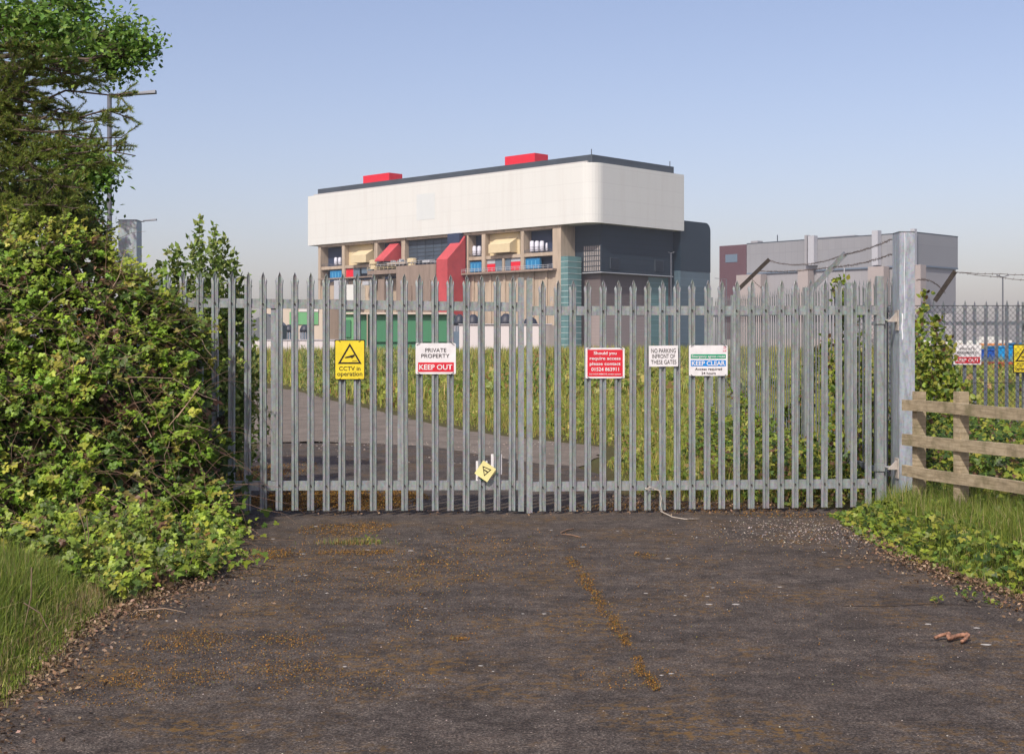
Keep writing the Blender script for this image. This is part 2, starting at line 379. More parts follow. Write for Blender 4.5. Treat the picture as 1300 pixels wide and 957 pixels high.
A = 0.08; ZC = 14.5; ANG = math.atan(A); UX = Vector((math.cos(ANG), math.sin(ANG), 0)); NV = Vector((math.sin(ANG), -math.cos(ANG), 0))
def gate_X(px): x = px-650; return x*ZC/(F-A*x)
def gate_pt(px, py, off=0.0):   # off: towards the camera
    X = gate_X(px); Z = ZC+A*X
    return Vector((X, Z, EYE-(py-HOR)/F*Z))+NV*off
def lerp(a, b, t): return a+(b-a)*t
def rail(name, parent, p, q, h, d, mat=GALV):
    """box rail with a shallow step half way down, between two axis points"""
    bm = bmesh.new(); u = (q-p).normalized(); side = Vector((u.y, -u.x, 0)).normalized()
    for (z0, z1, dd) in ((0.0, h/2, 0.0), (-h/2, -0.0005, 0.007)):
        prof = lambda c: [c+side*(dd)+Vector((0, 0, z0)), c+side*(dd)+Vector((0, 0, z1)), c-side*d+Vector((0, 0, z1)), c-side*d+Vector((0, 0, z0))]
        prism(bm, prof(p), prof(q))
    return from_bm(name, bm, mat, parent)
def gate_leaf(label, pxs, tips, bots, rail_t, rail_b, x_l, x_r, wl, wr, inner):
    base = Vector(((gate_X(x_l)+gate_X(x_r))/2, 0, 0)); base.y = ZC+A*base.x
    g = empty('palisade_gate', base, label, 'gate', 'leaves of the double palisade gate')
    x0, x1 = gate_X(x_l), gate_X(x_r)
    rt = lambda X: lerp(rail_t[0], rail_t[1], (X-x0)/(x1-x0)); rb = lambda X: lerp(rail_b[0], rail_b[1], (X-x0)/(x1-x0))
    hgt = (tips[0]+tips[1])/2-(bots[0]+bots[1])/2
    me = pale_with_bolts(hgt, ((rail_b[0]+rail_b[1])/2-(bots[0]+bots[1])/2, (rail_t[0]+rail_t[1])/2-(bots[0]+bots[1])/2))
    for k, px in enumerate(pxs):
        X = gate_X(px); f = (X-x0)/(x1-x0)
        o = link('pale', me, None, g)
        o.location = Vector((X, ZC+A*X, lerp(bots[0], bots[1], f)+random.uniform(-.003, .003)))+NV*0.018
        o.rotation_euler = (random.uniform(-.002, .002), random.uniform(-.003, .003), ANG+random.uniform(-.06, .06))
    for nm, fn in (('top_rail', rt), ('bottom_rail', rb)):
        p = Vector((x0, ZC+A*x0, fn(x0))); q = Vector((x1, ZC+A*x1, fn(x1)))
        rail(nm, g, p-NV*0.006, q-NV*0.006, 0.094, 0.045)
    def upright(name, X, w, z0, z1, y0=0.03, y1=-0.05):
        c = Vector((X, ZC+A*X, 0)); pts = []
        for s, y in ((-1, y0), (1, y0), (1, y1), (-1, y1)): pts.append(c+UX*(s*w/2)+NV*y)
        bm = bmesh.new(); prism(bm, [p+Vector((0, 0, z0)) for p in pts], [p+Vector((0, 0, z1)) for p in pts])
        return from_bm(name, bm, GALV, g)
    return g, upright
left_px = [212.5, 233, 253.4, 273.7, 294, 314.2, 334.4, 354.5, 374.6, 394.5, 414.4, 434, 454, 474, 493.8, 513.8, 533, 552.7, 572, 591.8, 611.7, 631, 650]
right_px = [688.8, 708.2, 727, 746.2, 765.2, 784.2, 803, 822, 841, 859.6, 878.8, 897.6, 916.2, 935, 953.6, 972.3, 991, 1009.3, 1027.8, 1046.4, 1065, 1083.5, 1102]
gl, up = gate_leaf('left leaf of the palisade gate, carrying the yellow CCTV sign',
                   left_px, (2.458, 2.44), (0.07, 0.035), (2.15, 2.11), (0.312, 0.293), 199, 662, .07, .06, ())
up('meeting_stile', gate_X(661.5), 0.058, 0.028, 2.41, 0.012); up('hinge_stile', gate_X(198), 0.075, 0.05, 2.42, 0.012)
up('inner_upright', gate_X(347.5), 0.06, 0.36, 2.09, -0.012, -0.06); up('inner_upright', gate_X(508.5), 0.06, 0.35, 2.07, -0.012, -0.06)
gr, up = gate_leaf('right leaf of the galvanised palisade gate, hung on the tall square post',
                   right_px, (2.39, 2.398), (0.025, 0.043), (2.072, 2.085), (0.276, 0.283), 672, 1117, .06, .07, ())
up('meeting_stile', gate_X(672.3), 0.058, 0.008, 2.405, 0.010); 
hs = up('hinge_stile', gate_X(1117.3), 0.072, 0.10, 2.44, 0.012)
up('stile_channel', gate_X(1124.5), 0.03, 0.12, 2.30, -0.02, -0.06)
def ring_collar(parent, px, z, w, h):
    X = gate_X(px); c = Vector((X, ZC+A*X, 0)); pts = [c+UX*(s*w/2)+NV*y for s, y in ((-1, .024), (1, .024), (1, -.062), (-1, -.062))]
    bm = bmesh.new(); prism(bm, [p+Vector((0, 0, z-h/2)) for p in pts], [p+Vector((0, 0, z+h/2)) for p in pts]); return from_bm('hinge_collar', bm, GALV, parent)
for z in (1.98, 0.45):
    ring_collar(gr, 1117.3, z, 0.088, 0.075)
    bm = bmesh.new(); tube(bm, [gate_pt(1121, 400, -0.02).to_2d().to_3d()+Vector((0, 0, z)), gate_pt(1141, 400, -0.02).to_2d().to_3d()+Vector((0, 0, z))], 0.014, 8)
    from_bm('hinge_pin', bm, GALV, gr)
# drop bolt on the meeting stile of the left leaf
bm = bmesh.new(); c = gate_pt(655, 600, -0.05); tube(bm, [Vector((c.x, c.y, 0.02)), Vector((c.x, c.y, 0.62))], 0.009, 8)
tube(bm, [Vector((c.x, c.y, 0.62)), Vector((c.x-0.06, c.y, 0.62))], 0.009, 8); from_bm('drop_bolt', bm, GALV_DARK, gl)

# ---- gate posts
def gate_post(label, x0, x1, Zf, dep, top, bracket):
    g = empty('gate_post', ((x0+x1)/2, Zf+dep/2, 0), label, 'gate post', 'square steel posts of the gate')
    bm = bmesh.new(); box(bm, x0, x1, Zf, Zf+dep, -0.1, top); bmesh.ops.bevel(bm, geom=[e for e in bm.edges if abs(e.verts[0].co.z-e.verts[1].co.z) > 1], offset=0.012, segments=2)
    from_bm('shaft', bm, GALV_BLUE, g)
    box_obj('cap_plate', GALV_DARK, g, x0-0.004, x1+0.004, Zf-0.004, Zf+dep+0.004, top, top+0.008)
    if bracket:
        for z in (1.985, 0.45):
            bm = bmesh.new(); box(bm, x0-0.012, x0-0.001, Zf+0.02, Zf+0.15, z-0.11, z+0.10)
            prism(bm, [(x0-0.012, Zf+0.05, z-0.02), (x0-0.012, Zf+0.05, z+0.075), (x0-0.10, Zf+0.05, z-0.02)],
                  [(x0-0.012, Zf+0.10, z-0.02), (x0-0.012, Zf+0.10, z+0.075), (x0-0.10, Zf+0.10, z-0.02)])
            from_bm('hinge_bracket', bm, simple('pale_weld_plate', (0.42, 0.38, 0.33, 1), 0.6, 0.1, 0.2, 12), g)
        # runs of white weld primer down the front
        bm = bmesh.new(); xx = x0+0.052
        for (xa, z1, z0, w) in ((xx, top-0.01, 1.99, .006), (x0+0.028, 2.05, 1.78, .012)):
            pts = []; n = 10
            for i in range(n+1):
                f = i/n; pts.append((xa+0.004*math.sin(f*9), z1+(z0-z1)*f, w*(0.6+0.5*random.random())))
            A_ = [bm.verts.new((p[0]-p[2]/2, Zf-0.0025, p[1])) for p in pts]; B_ = [bm.verts.new((p[0]+p[2]/2, Zf-0.0025, p[1])) for p in pts]
            for i in range(n): bm.faces.new((A_[i], B_[i], B_[i+1], A_[i+1]))
        from_bm('paint_run', bm, simple('white_primer', (0.75, 0.77, 0.78, 1), 0.6), g)
    return g
gate_post('tall square galvanised gate post with a white paint run, beside the timber rail fence', 4.012, 4.170, 14.72, 0.27, 2.892, True)
gate_post('square galvanised gate post rising out of the brambles on the left', -3.918, -3.737, 14.15, 0.2, 2.96, False)

# ---------------------------------------------------------------- signs
YEL = simple('sign_yellow', (0.74, 0.59, 0.03, 1), 0.5, 0, 0.14, 7); WHITE = simple('sign_white', (0.72, 0.71, 0.70, 1), 0.5, 0, 0.12, 9)
RED = simple('sign_red', (0.60, 0.02, 0.035, 1), 0.5, 0, 0.14, 7); BLACK = simple('sign_black', (0.02, 0.012, 0.01, 1), 0.5)
GREEN = simple('sign_green', (0.012, 0.30, 0.15, 1), 0.4); BLUE = simple('sign_blue', (0.01, 0.22, 0.60, 1), 0.4)
PALE_YEL = simple('faded_yellow', (0.76, 0.70, 0.30, 1), 0.5); PINK = simple('faded_red_print', (0.65, 0.15, 0.2, 1), 0.5)
def flat_mat(M): return M
class Sign:
    """local frame: x right, z up, -y towards the viewer; sizes in metres from photo pixels"""
    def __init__(s, label, px0, py0, px1, py1, off=0.033, plane=None, tilt=0.0, group=None, cat='sign', name='warning_sign'):
        if plane is None:
            c = gate_pt((px0+px1)/2, (py0+py1)/2, off); s.w = (gate_X(px1)-gate_X(px0))/math.cos(ANG); sc = (ZC+A*gate_X((px0+px1)/2))/F; rz = ANG
        else:
            c = P((px0+px1)/2, (py0+py1)/2, plane); sc = plane/F; s.w = (px1-px0)*sc; rz = 0
        s.h = (py1-py0)*sc; s.px = s.w/(px1-px0); s.c0 = ((px0+px1)/2, (py0+py1)/2); s.k = 0
        s.root = empty(name, c, label, cat, group); s.root.rotation_euler = (0, tilt, rz)
    def loc(s, px, py): return ((px-s.c0[0])*s.px, -(py-s.c0[1])*s.px)
    def plate(s, mat, name='plate', corner=0.012, th=0.004, rect=None, y=0.0):
        if rect is None: x0, x1, z0, z1 = -s.w/2, s.w/2, -s.h/2, s.h/2
        else:
            (x0, z1), (x1, z0) = s.loc(rect[0], rect[1]), s.loc(rect[2], rect[3])
        r = corner; pts = []
        for cx, cz, a0 in ((x1-r, z1-r, 0), (x0+r, z1-r, 90), (x0+r, z0+r, 180), (x1-r, z0+r, 270)):
            for k in range(4): a = R(a0+k*30); pts.append((cx+r*math.cos(a), cz+r*math.sin(a)))
        bm = bmesh.new(); prism(bm, [(x, y, z) for x, z in pts], [(x, y+th, z) for x, z in pts])
        return s.add(name, bm, mat)
    def add(s, name, bm, mat):
        bmesh.ops.recalc_face_normals(bm, faces=bm.faces[:])
        me = bpy.data.meshes.new(name); bm.to_mesh(me); bm.free(); me.materials.append(mat)
        o = bpy.data.objects.new(name, me); col.objects.link(o); o.parent = s.root; return o
    def ring(s, outer, inner, y, mat, name='border'):
        bm = bmesh.new(); n = len(outer); A_ = [bm.verts.new((x, y, z)) for x, z in outer]; B_ = [bm.verts.new((x, y, z)) for x, z in inner]
        A2 = [bm.verts.new((x, y+0.0012, z)) for x, z in outer]; B2 = [bm.verts.new((x, y+0.0012, z)) for x, z in inner]
        for i in range(n):
            j = (i+1) % n; bm.faces.new((A_[i], A_[j], B_[j], B_[i])); bm.faces.new((A_[j], A_[i], A2[i], A2[j])); bm.faces.new((B_[i], B_[j], B2[j], B2[i]))
        return s.add(name, bm, mat)
    def text(s, body, px, py, hpx, mat, width_px=None, bold=0.0, y=-0.0035, name='lettering'):
        cu = bpy.data.curves.new('lettering', 'FONT'); cu.body = body; cu.align_x = 'CENTER'; cu.align_y = 'CENTER'; cu.size = 1.0
        cu.extrude = 0.0; cu.offset = bold; cu.resolution_u = 3
        o = bpy.data.objects.new('lettering', cu); col.objects.link(o); bpy.context.view_layer.update()
        me = bpy.data.meshes.new_from_object(o.evaluated_get(bpy.context.evaluated_depsgraph_get())); bpy.data.objects.remove(o); bpy.data.curves.remove(cu)
        co = np.empty(len(me.vertices)*3, np.float32); me.vertices.foreach_get('co', co); co = co.reshape(-1, 3)
        mn, mx = co.min(0), co.max(0); cx, cy = (mn[0]+mx[0])/2, (mn[1]+mx[1])/2
        sy = hpx*s.px/(mx[1]-mn[1]); sx = (width_px*s.px/(mx[0]-mn[0])) if width_px else sy
        X, Zc = s.loc(px, py)
        out = np.stack([(co[:, 0]-cx)*sx+X, np.full(len(co), y), (co[:, 1]-cy)*sy+Zc], 1).astype(np.float32)
        me.vertices.foreach_set('co', out.ravel()); me.materials.clear(); me.materials.append(mat); me.name = name
        q = bpy.data.objects.new(name, me); col.objects.link(q); q.parent = s.root; return q
    def ties(s, pts, d=4):
        for px, py, sx, sy in pts:
            bm = bmesh.new(); a = s.loc(px, py); b = s.loc(px+sx*d, py-sy*d*0.7)
            tube(bm, [(a[0], -0.004, a[1]), ((a[0]+b[0])/2, -0.008, (a[1]+b[1])/2), (b[0], 0.0, b[1])], 0.0022, 5)
            s.add('cable_tie', bm, BLACK)
def cctv_sign(s, x0, y0, x1, y1):
    W_, H_ = x1-x0, y1-y0
    s.plate(BLACK, 'backing_plate', 0.012, 0.004, (x0, y0, x1, y1)); s.plate(YEL, 'yellow_face', 0.010, 0.002, (x0+1.2, y0+1.2, x1-1.2, y1-1.2), -0.002)
    t0 = s.loc(x0+W_*.5, y0+H_*.085); tl = s.loc(x0+W_*.11, y0+H_*.60); tr = s.loc(x0+W_*.89, y0+H_*.60)
    cx, cz = (t0[0]+tl[0]+tr[0])/3, (t0[1]+tl[1]+tr[1])/3; inn = [(cx+(p[0]-cx)*.76, cz+(p[1]-cz)*.76) for p in (t0, tl, tr)]
    s.ring([t0, tl, tr], inn, -0.0035, BLACK, 'triangle')
    bm = bmesh.new()
    f = lambda u, v: s.loc(x0+W_*u, y0+H_*v)
    for poly in ([(.33, .435), (.60, .375), (.65, .36), (.66, .40), (.635, .43), (.36, .46)], [(.54, .43), (.60, .425), (.58, .475), (.555, .455)], [(.57, .525), (.74, .515), (.74, .525), (.57, .535)]):
        bm.faces.new([bm.verts.new((f(u, v)[0], -0.0036, f(u, v)[1])) for u, v in poly])
    s.add('camera_symbol', bm, BLACK)
    s.text('CCTV in', x0+W_*.5, y0+H_*.715, H_*.105, BLACK, W_*.70, 0.012); s.text('operation', x0+W_*.5, y0+H_*.865, H_*.14, BLACK, W_*.82, 0.012)
s = Sign('yellow sign reading CCTV in operation, on the left gate leaf', 424.8, 431.2, 463.6, 482.4, 0.033); cctv_sign(s, 424.8, 431.2, 463.6, 482.4)
s.ties([(430, 432, 1, -1), (458, 432, -1, -1), (430, 482, 1, 1), (458, 482, -1, 1)], 3)
def private_sign(s, x0, y0, x1, y1):
    W_, H_ = x1-x0, y1-y0
    s.plate(WHITE, 'plate', 0.014)
    s.plate(RED, 'red_panel', 0.002, 0.001, (x0+W_*.06, y0+H_*.62, x1-W_*.05, y0+H_*.93), -0.001)
    s.text('PRIVATE', x0+W_*.5, y0+H_*.225, H_*.125, BLACK, W_*.52, 0.0); s.text('PROPERTY', x0+W_*.49, y0+H_*.41, H_*.125, BLACK, W_*.70, 0.0)
    s.text('KEEP OUT', x0+W_*.5, y0+H_*.775, H_*.17, WHITE, W_*.82, 0.018)
s = Sign('white and red sign reading PRIVATE PROPERTY KEEP OUT, on the left gate leaf', 527.6, 435.6, 578.6, 474.8, 0.033, name='warning_sign'); private_sign(s, 527.6, 435.6, 578.6, 474.8)
s.ties([(529, 438.2, 1, 1), (577, 438.2, -1, 1), (530, 472.5, 1, -1), (576, 472.5, -1, -1)], 6)
s = Sign('red sign with a white telephone number, on the right gate leaf', 742.8, 441.6, 792.4, 480.2, 0.033, name='contact_sign'); x0, y0, x1, y1 = 742.8, 441.6, 792.4, 480.2
s.plate(WHITE, 'plate', 0.012); s.plate(RED, 'red_panel', 0.008, 0.001, (x0+2.4, y0+2.4, x1-2.4, y1-2.4), -0.001)
for body, yy, wpx, hh in (('Should you', 448.9, 29, 5.2), ('require access', 455.6, 39, 5.0), ('please contact', 462.2, 39, 5.0), ('01524 863911', 468.6, 35, 4.6), ('DO NOT REMOVE existing system', 474.9, 40, 2.2)):
    s.text(body, 767.6, yy, hh, WHITE, wpx, 0.018)
s.ties([(745, 443.6, 1, 1), (790.5, 443.6, -1, 1), (745, 478, 1, -1), (790.5, 478, -1, -1)], 6)
s = Sign('small white sign reading NO PARKING INFRONT OF THESE GATES, square cornered', 823.2, 438.8, 860, 465.2, 0.036, name='parking_sign', tilt=-0.012)
s.plate(WHITE, 'plate', 0.002)
for body, yy, wpx in (('NO PARKING', 445.2, 31), ('INFRONT OF', 452.1, 29), ('THESE GATES', 459.4, 32)): s.text(body, 841.6, yy, 5.3, BLACK, wpx, 0.0)
s = Sign('white sign with green and blue bands reading KEEP CLEAR, on the right gate leaf', 874, 438.4, 922.8, 477, 0.033, name='emergency_sign')
s.plate(WHITE, 'plate', 0.014); s.plate(GREEN, 'green_band', 0.001, 0.001, (876.2, 449.8, 920.6, 455.2), -0.001); s.plate(BLUE, 'blue_band', 0.001, 0.001, (876.2, 457.2, 920.6, 464.8), -0.001)
s.text('Emergency egress route', 898.4, 452.8, 4.0, WHITE, 42, 0.01); s.text('KEEP CLEAR', 898.4, 461, 5.6, WHITE, 42, 0.018)
s.text('Access required', 898.6, 468.6, 4.2, BLACK, 34, 0.012); s.text('24 hours', 898.6, 473.4, 3.3, BLACK, 18, 0.012)
bm = bmesh.new()
for (a0, b0, a1, b1) in ((917.3, 440.6, 920.8, 441.2), (920.2, 440.6, 920.8, 444.5), (917.3, 442.4, 919.2, 443.0), (916.8, 445, 918.2, 446.4), (918.8, 445, 920.9, 446.4)):
    p, q = s.loc(a0, b0), s.loc(a1, b1); bm.faces.new([bm.verts.new((x, -0.003, z)) for x, z in ((p[0], p[1]), (q[0], p[1]), (q[0], q[1]), (p[0], q[1]))])
s.add('printed_mark', bm, PINK); s.ties([(876, 440.4, 1, 1), (921, 440.4, -1, 1), (876, 475, 1, -1), (921, 475, -1, -1)], 6)
# small faded sign hanging skewed, with two white plates tied behind the pales
s = Sign('small faded yellow sign hanging diagonally low on the left leaf, by the white plates', 606, 587.5, 625.5, 607.5, 0.05, tilt=R(35), name='faded_sign')
s.plate(PALE_YEL, 'plate', 0.004); s.plate(BLACK, 'black_edge', 0.004, 0.002, None, 0.0045)
o3 = [s.loc(609, 594), s.loc(618, 603.5), s.loc(621, 591.5)]; cx = sum(p[0] for p in o3)/3; cz = sum(p[1] for p in o3)/3
s.ring(o3, [(cx+(p[0]-cx)*.72, cz+(p[1]-cz)*.72) for p in o3], -0.0015, BLACK, 'triangle')
s.plate(BLACK, 'camera_symbol', 0.0005, 0.001, (613.5, 596, 618.5, 597.6), -0.0015)
s2 = Sign('small folded yellow tag beside the faded diagonal sign', 619, 594, 628, 603, 0.034, tilt=R(40), name='folded_tag', cat='tag'); s2.plate(PALE_YEL, 'plate', 0.002)
s2.plate(BLACK, 'black_corner', 0.001, 0.001, (620, 595, 623, 601), -0.0015)
GREENTIE = simple('green_twine', (0.03, 0.30, 0.14, 1), 0.7)
for (a0, b0, a1, b1, lab) in ((604.2, 585, 618.8, 610.3, 'white plastic plate behind the faded diagonal sign'), (623.4, 576.4, 637.2, 602, 'white plastic plate tied on with green twine, nearest the gate opening')):
    s = Sign(lab, a0, b0, a1, b1, -0.006, name='white_plate', cat='plate', group='white plates on the left leaf'); s.plate(WHITE, 'plate', 0.002, 0.006)
    for yy in (b0+1.6, b1-1.4):
        bm = bmesh.new(); p = s.loc(a0+3, yy); q = s.loc(a1-2.5, yy); tube(bm, [(p[0], -0.001, p[1]), ((p[0]+q[0])/2, -0.034, p[1]), (q[0], -0.001, q[1])], 0.0025, 5)
        s.add('twine', bm, GREENTIE)
# frayed rope
ROPE = simple('frayed_rope', (0.45, 0.40, 0.33, 1), 0.9, 0, 0.3, 60)
bm = bmesh.new()
def gp(px, py, off=.045): return gate_pt(px, py, off)
pts = [gp(818, 619), gp(824, 622), gp(829, 619.5), gp(824, 617.5), gp(819, 621)]; tube(bm, pts, 0.006, 6)
tube(bm, [gp(829, 620), gp(836, 622, .05), gp(838.5, 632, .06), gp(836.5, 640, .07), gp(839, 648, .09), Vector((1.50, 14.35, .045)), Vector((1.60, 14.15, .010)), Vector((1.70, 13.98, .010)), Vector((1.80, 13.99, .010))], 0.0055, 6)
for i in range(16):
    c = Vector((1.72+0.006*i*random.random(), 13.98, .012)); tube(bm, [c, c+Vector((random.uniform(.0, .08), random.uniform(-.03, .03), 0.003))], 0.0018, 3)
tag(from_bm('rope', bm, ROPE, None, True), 'frayed pale rope knotted round the bottom rail and trailing onto the tarmac', 'rope')

# ---------------------------------------------------------------- side palisade fence beyond the gate, right fence, chain link, timber rails
def palisade_fence(name, label, p, q, zb, zt, posts, n_skip=()):
    """p,q ground points; zb, zt: base/tip heights at both ends"""
    p, q = Vector(p), Vector(q); L = (q-p).length; u = (q-p)/L; ang = math.atan2(u.y, u.x)
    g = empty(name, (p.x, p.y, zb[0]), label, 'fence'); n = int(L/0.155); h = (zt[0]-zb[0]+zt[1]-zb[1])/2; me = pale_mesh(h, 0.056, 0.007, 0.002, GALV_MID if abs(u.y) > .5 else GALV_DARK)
    for k in range(n+1):
        f = k/n; c = p.lerp(q, f); o = link('pale', me, None, g)
        o.location = (c.x, c.y, lerp(zb[0], zb[1], f)+random.uniform(-.008, .008)); o.rotation_euler = (0, random.uniform(-.006, .006), ang+random.uniform(-.03, .03))
    nv = Vector((-u.y, u.x, 0))
    for f0 in (0.12, 0.855):
        a = Vector((p.x, p.y, lerp(zb[0], zt[0], f0)))+nv*0.016; b = Vector((q.x, q.y, lerp(zb[1], zt[1], f0)))+nv*0.016
        rail('rail', g, a, b, 0.055, 0.03, GALV_DARK)
    for f in posts:
        c = Vector((*p.lerp(q, f), 0))+nv*0.09; z0, z1 = lerp(zb[0], zb[1], f)-.2, lerp(zt[0], zt[1], f)-0.02; bm = bmesh.new()
        pts = [c+u.to_3d()*a+nv*b for a, b in ((-.05, -.03), (.05, -.03), (.05, .03), (-.05, .03))]
        prism(bm, [Vector((v.x, v.y, z0)) for v in pts], [Vector((v.x, v.y, z1)) for v in pts]); from_bm('post', bm, GALV, g)
    return g
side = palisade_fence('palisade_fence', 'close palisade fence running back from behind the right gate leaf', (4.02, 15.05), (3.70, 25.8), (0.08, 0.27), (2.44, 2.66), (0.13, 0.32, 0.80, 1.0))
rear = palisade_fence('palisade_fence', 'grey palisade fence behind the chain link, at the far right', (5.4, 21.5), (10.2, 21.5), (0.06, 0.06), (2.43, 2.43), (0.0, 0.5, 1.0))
def angle_iron(name, p, q, w, mat, parent):
    p, q = Vector(p), Vector(q); s, u = frame_of(q-p); bm = bmesh.new()
    pr = [(-.5, -.5), (.5, -.5), (.5, -.38), (-.38, -.38), (-.38, .5), (-.5, .5)]
    prism(bm, [p+s*a*w+u*b*w for a, b in pr], [q+s*a*w+u*b*w for a, b in pr]); return from_bm(name, bm, mat, parent)
angle_iron('barbed_wire_arm', P(937, 368, 23.7), P(977, 329, 23.7), 0.062, DARK_STEEL, side)
angle_iron('barbed_wire_arm', P(1030, 368, 18.5), P(1074, 321, 18.5), 0.062, GALV_MID, side)
angle_iron('barbed_wire_arm', P(1187, 382, 21.6), P(1213, 344, 21.6), 0.06, DARK_STEEL, rear)
def barbed(lines, label):
    bm = bmesh.new()
    for a, b, sag in lines:
        n = 14; pts = [a.lerp(b, i/n)+Vector((0, 0, -sag*4*(i/n)*(1-i/n)+0.006*math.sin(i*2.1))) for i in range(n+1)]
        tube(bm, pts, 0.0042, 4)
        L = (b-a).length; m = int(L/0.11)
        for k in range(1, m):
            f = k/m; c = a.lerp(b, f)+Vector((0, 0, -sag*4*f*(1-f))); an = random.uniform(0, 6.28)
            d = Vector((0.3*math.cos(an), 0.5*math.sin(an), math.cos(an))).normalized()*0.020; d2 = Vector((math.sin(an), .3, math.cos(an*1.7))).normalized()*0.018
            tube(bm, [c-d, c+d], 0.0026, 3); tube(bm, [c-d2, c+d2], 0.0026, 3)
    return tag(from_bm('barbed_wire', bm, simple('rusty_wire', (0.10, 0.075, 0.06, 1), 0.8), None), label, 'barbed wire')
barbed([(P(977, 331, 23.7), P(1073, 323, 18.5), .10), (P(963, 344, 23.7), P(1058, 339, 18.5), .03), (P(1073, 323, 18.5), P(1134, 303, 15), .02), (P(1058, 339, 18.5), P(1134, 322, 15), .03),
        (P(953, 352, 23.7), P(968, 366, 22.9), .02)], 'barbed wire strung between the leaning arms behind the right gate leaf')
barbed([(P(1213, 346, 21.6), P(1420, 349, 21.6), .02), (P(1210, 345, 21.6), P(1420, 364, 21.6), .03), (P(1163, 356, 19), P(1200, 372, 21.6), -.08)], 'barbed wire running right from the short dark arm')
# chain link
g = empty('chain_link_fence', (5.2, 20.85, 0), 'dark diamond chain link fence standing in front of the rear palisade', 'fence')
bm = bmesh.new(); X0, X1, z0, z1, st = 5.0, 9.8, 0.05, 2.33, 0.074; Hh = z1-z0; yy = 20.85; k = X0-Hh/1.12
while k < X1:
    for sgn in (1, -1):
        a, b = (k, z0), (k+Hh/1.12, z1)
        if sgn < 0: a, b = (k, z1), (k+Hh/1.12, z0)
        t0, t1 = max(0, (X0-a[0])/(b[0]-a[0])), min(1, (X1-a[0])/(b[0]-a[0]))
        if t1 > t0:
            pa = Vector((lerp(a[0], b[0], t0), yy, lerp(a[1], b[1], t0))); pb = Vector((lerp(a[0], b[0], t1), yy+0.004*sgn, lerp(a[1], b[1], t1))); tube(bm, [pa, pb], 0.003, 3, False)
    k += st
tag(from_bm('wire_mesh', bm, WIRE, g), kind='stuff')
bm = bmesh.new(); tube(bm, [(X0, yy, z1), (X1, yy, z1)], 0.005, 5); tube(bm, [(X0, yy, 1.2), (X1, yy, 1.2)], 0.004, 5); from_bm('line_wire', bm, WIRE, g)
for x in (5.05, 7.9, 9.78):
    bm = bmesh.new(); tube(bm, [(x, yy+.04, -0.1), (x, yy+.04, 2.42)], 0.025, 8); from_bm('post', bm, GALV_DARK, g)
# signs on the rear fence
s = Sign('distant white and red PRIVATE PROPERTY KEEP OUT sign behind the chain link', 1210.5, 437, 1245.8, 463, plane=21.46); private_sign(s, 1210.5, 437, 1245.8, 463)
s = Sign('distant yellow CCTV sign behind the chain link, cut by the right edge', 1286, 437, 1316, 473.5, plane=21.46); cctv_sign(s, 1286, 437, 1316, 473.5)
# timber fence
t = NT('weathered_timber').set(0.85, 0, 0.2); v = t.coord((1, 1, 1)); 
n = t.noise(v, 9, 7, 0.75); n2 = t.noise(t.coord((0.6, 0.6, 9)), 6, 6, 0.7); n3 = t.noise(v, 3.5, 4, .6)
c = t.ramp(n2, [(0.3, (0.22, 0.175, 0.105)), (0.55, (0.42, 0.345, 0.225)), (0.75, (0.52, 0.45, 0.32))])
c = t.mix(t.ramp(n, [(0.45, G), (0.7, (.7, .7, .7, 1))]), c, (0.17, 0.14, 0.085, 1)); t.base(t.mix(t.ramp(n3, [(0.5, G), (0.7, (.6, .6, .6, 1))]), c, (0.14, 0.13, 0.06, 1))); t.bump(n2, 0.5, 0.006)
TIMBER = t.m
g = empty('timber_fence', (3.9, 13.9, 0), 'weathered timber post and three rail fence beside the tall gate post', 'fence')
e = Vector((.51, -1.8, 0)); e = e/e.length; sd = Vector((-e.y, e.x, 0)); sd = -sd if sd.x > 0 else sd   # towards camera-left face
def tpost(Z, px, w):
    c = Vector(((px-650)/F*Z, Z, 0)); zt = EYE-(497-HOR)/F*Z if px < 1250 else 1.3; bm = bmesh.new()
    pts = [c+e*a+sd*b for a, b in ((-w/2, -.01), (w/2, -.01), (w/2, -.11), (-w/2, -.11))]
    prism(bm, [v+Vector((0, 0, -.1)) for v in pts], [v+Vector((0, 0, zt)) for v in pts]); bmesh.ops.bevel(bm, geom=bm.edges[:], offset=0.006, segments=1); from_bm('post', bm, TIMBER, g)
tpost(13.9, 1160, .085); tpost(13.15, 1213, .10); tpost(11.4, 1385, .1)
for (y0, y1, hh) in ((513.5, 526, .105), (558, 572.5, .11), (597, 619.5, .105)):
    zA = EYE-(y0-HOR)/F*14.05; zB = EYE-(y1-HOR)/F*12.2; a = Vector((500/F*14.05, 14.05, zA)); b = Vector((650/F*12.2, 12.2, zB)); q = b+(b-a)*0.9
    bm = bmesh.new(); n = 8; rows = []
    for i in range(n+1):
        c = a.lerp(q, i/n); jz = random.uniform(-.006, .006); rows.append([bm.verts.new(c+sd*s_+Vector((0, 0, z_+jz))) for s_, z_ in ((0, -hh/2), (0.045, -hh/2), (0.045, hh/2), (0, hh/2))])
    for r1, r2 in zip(rows, rows[1:]):
        for k in range(4): bm.faces.new((r1[k], r1[(k+1) % 4], r2[(k+1) % 4], r2[k]))
    bm.faces.new(rows[0]); bm.faces.new(rows[-1][::-1]); from_bm('rail', bm, TIMBER, g)

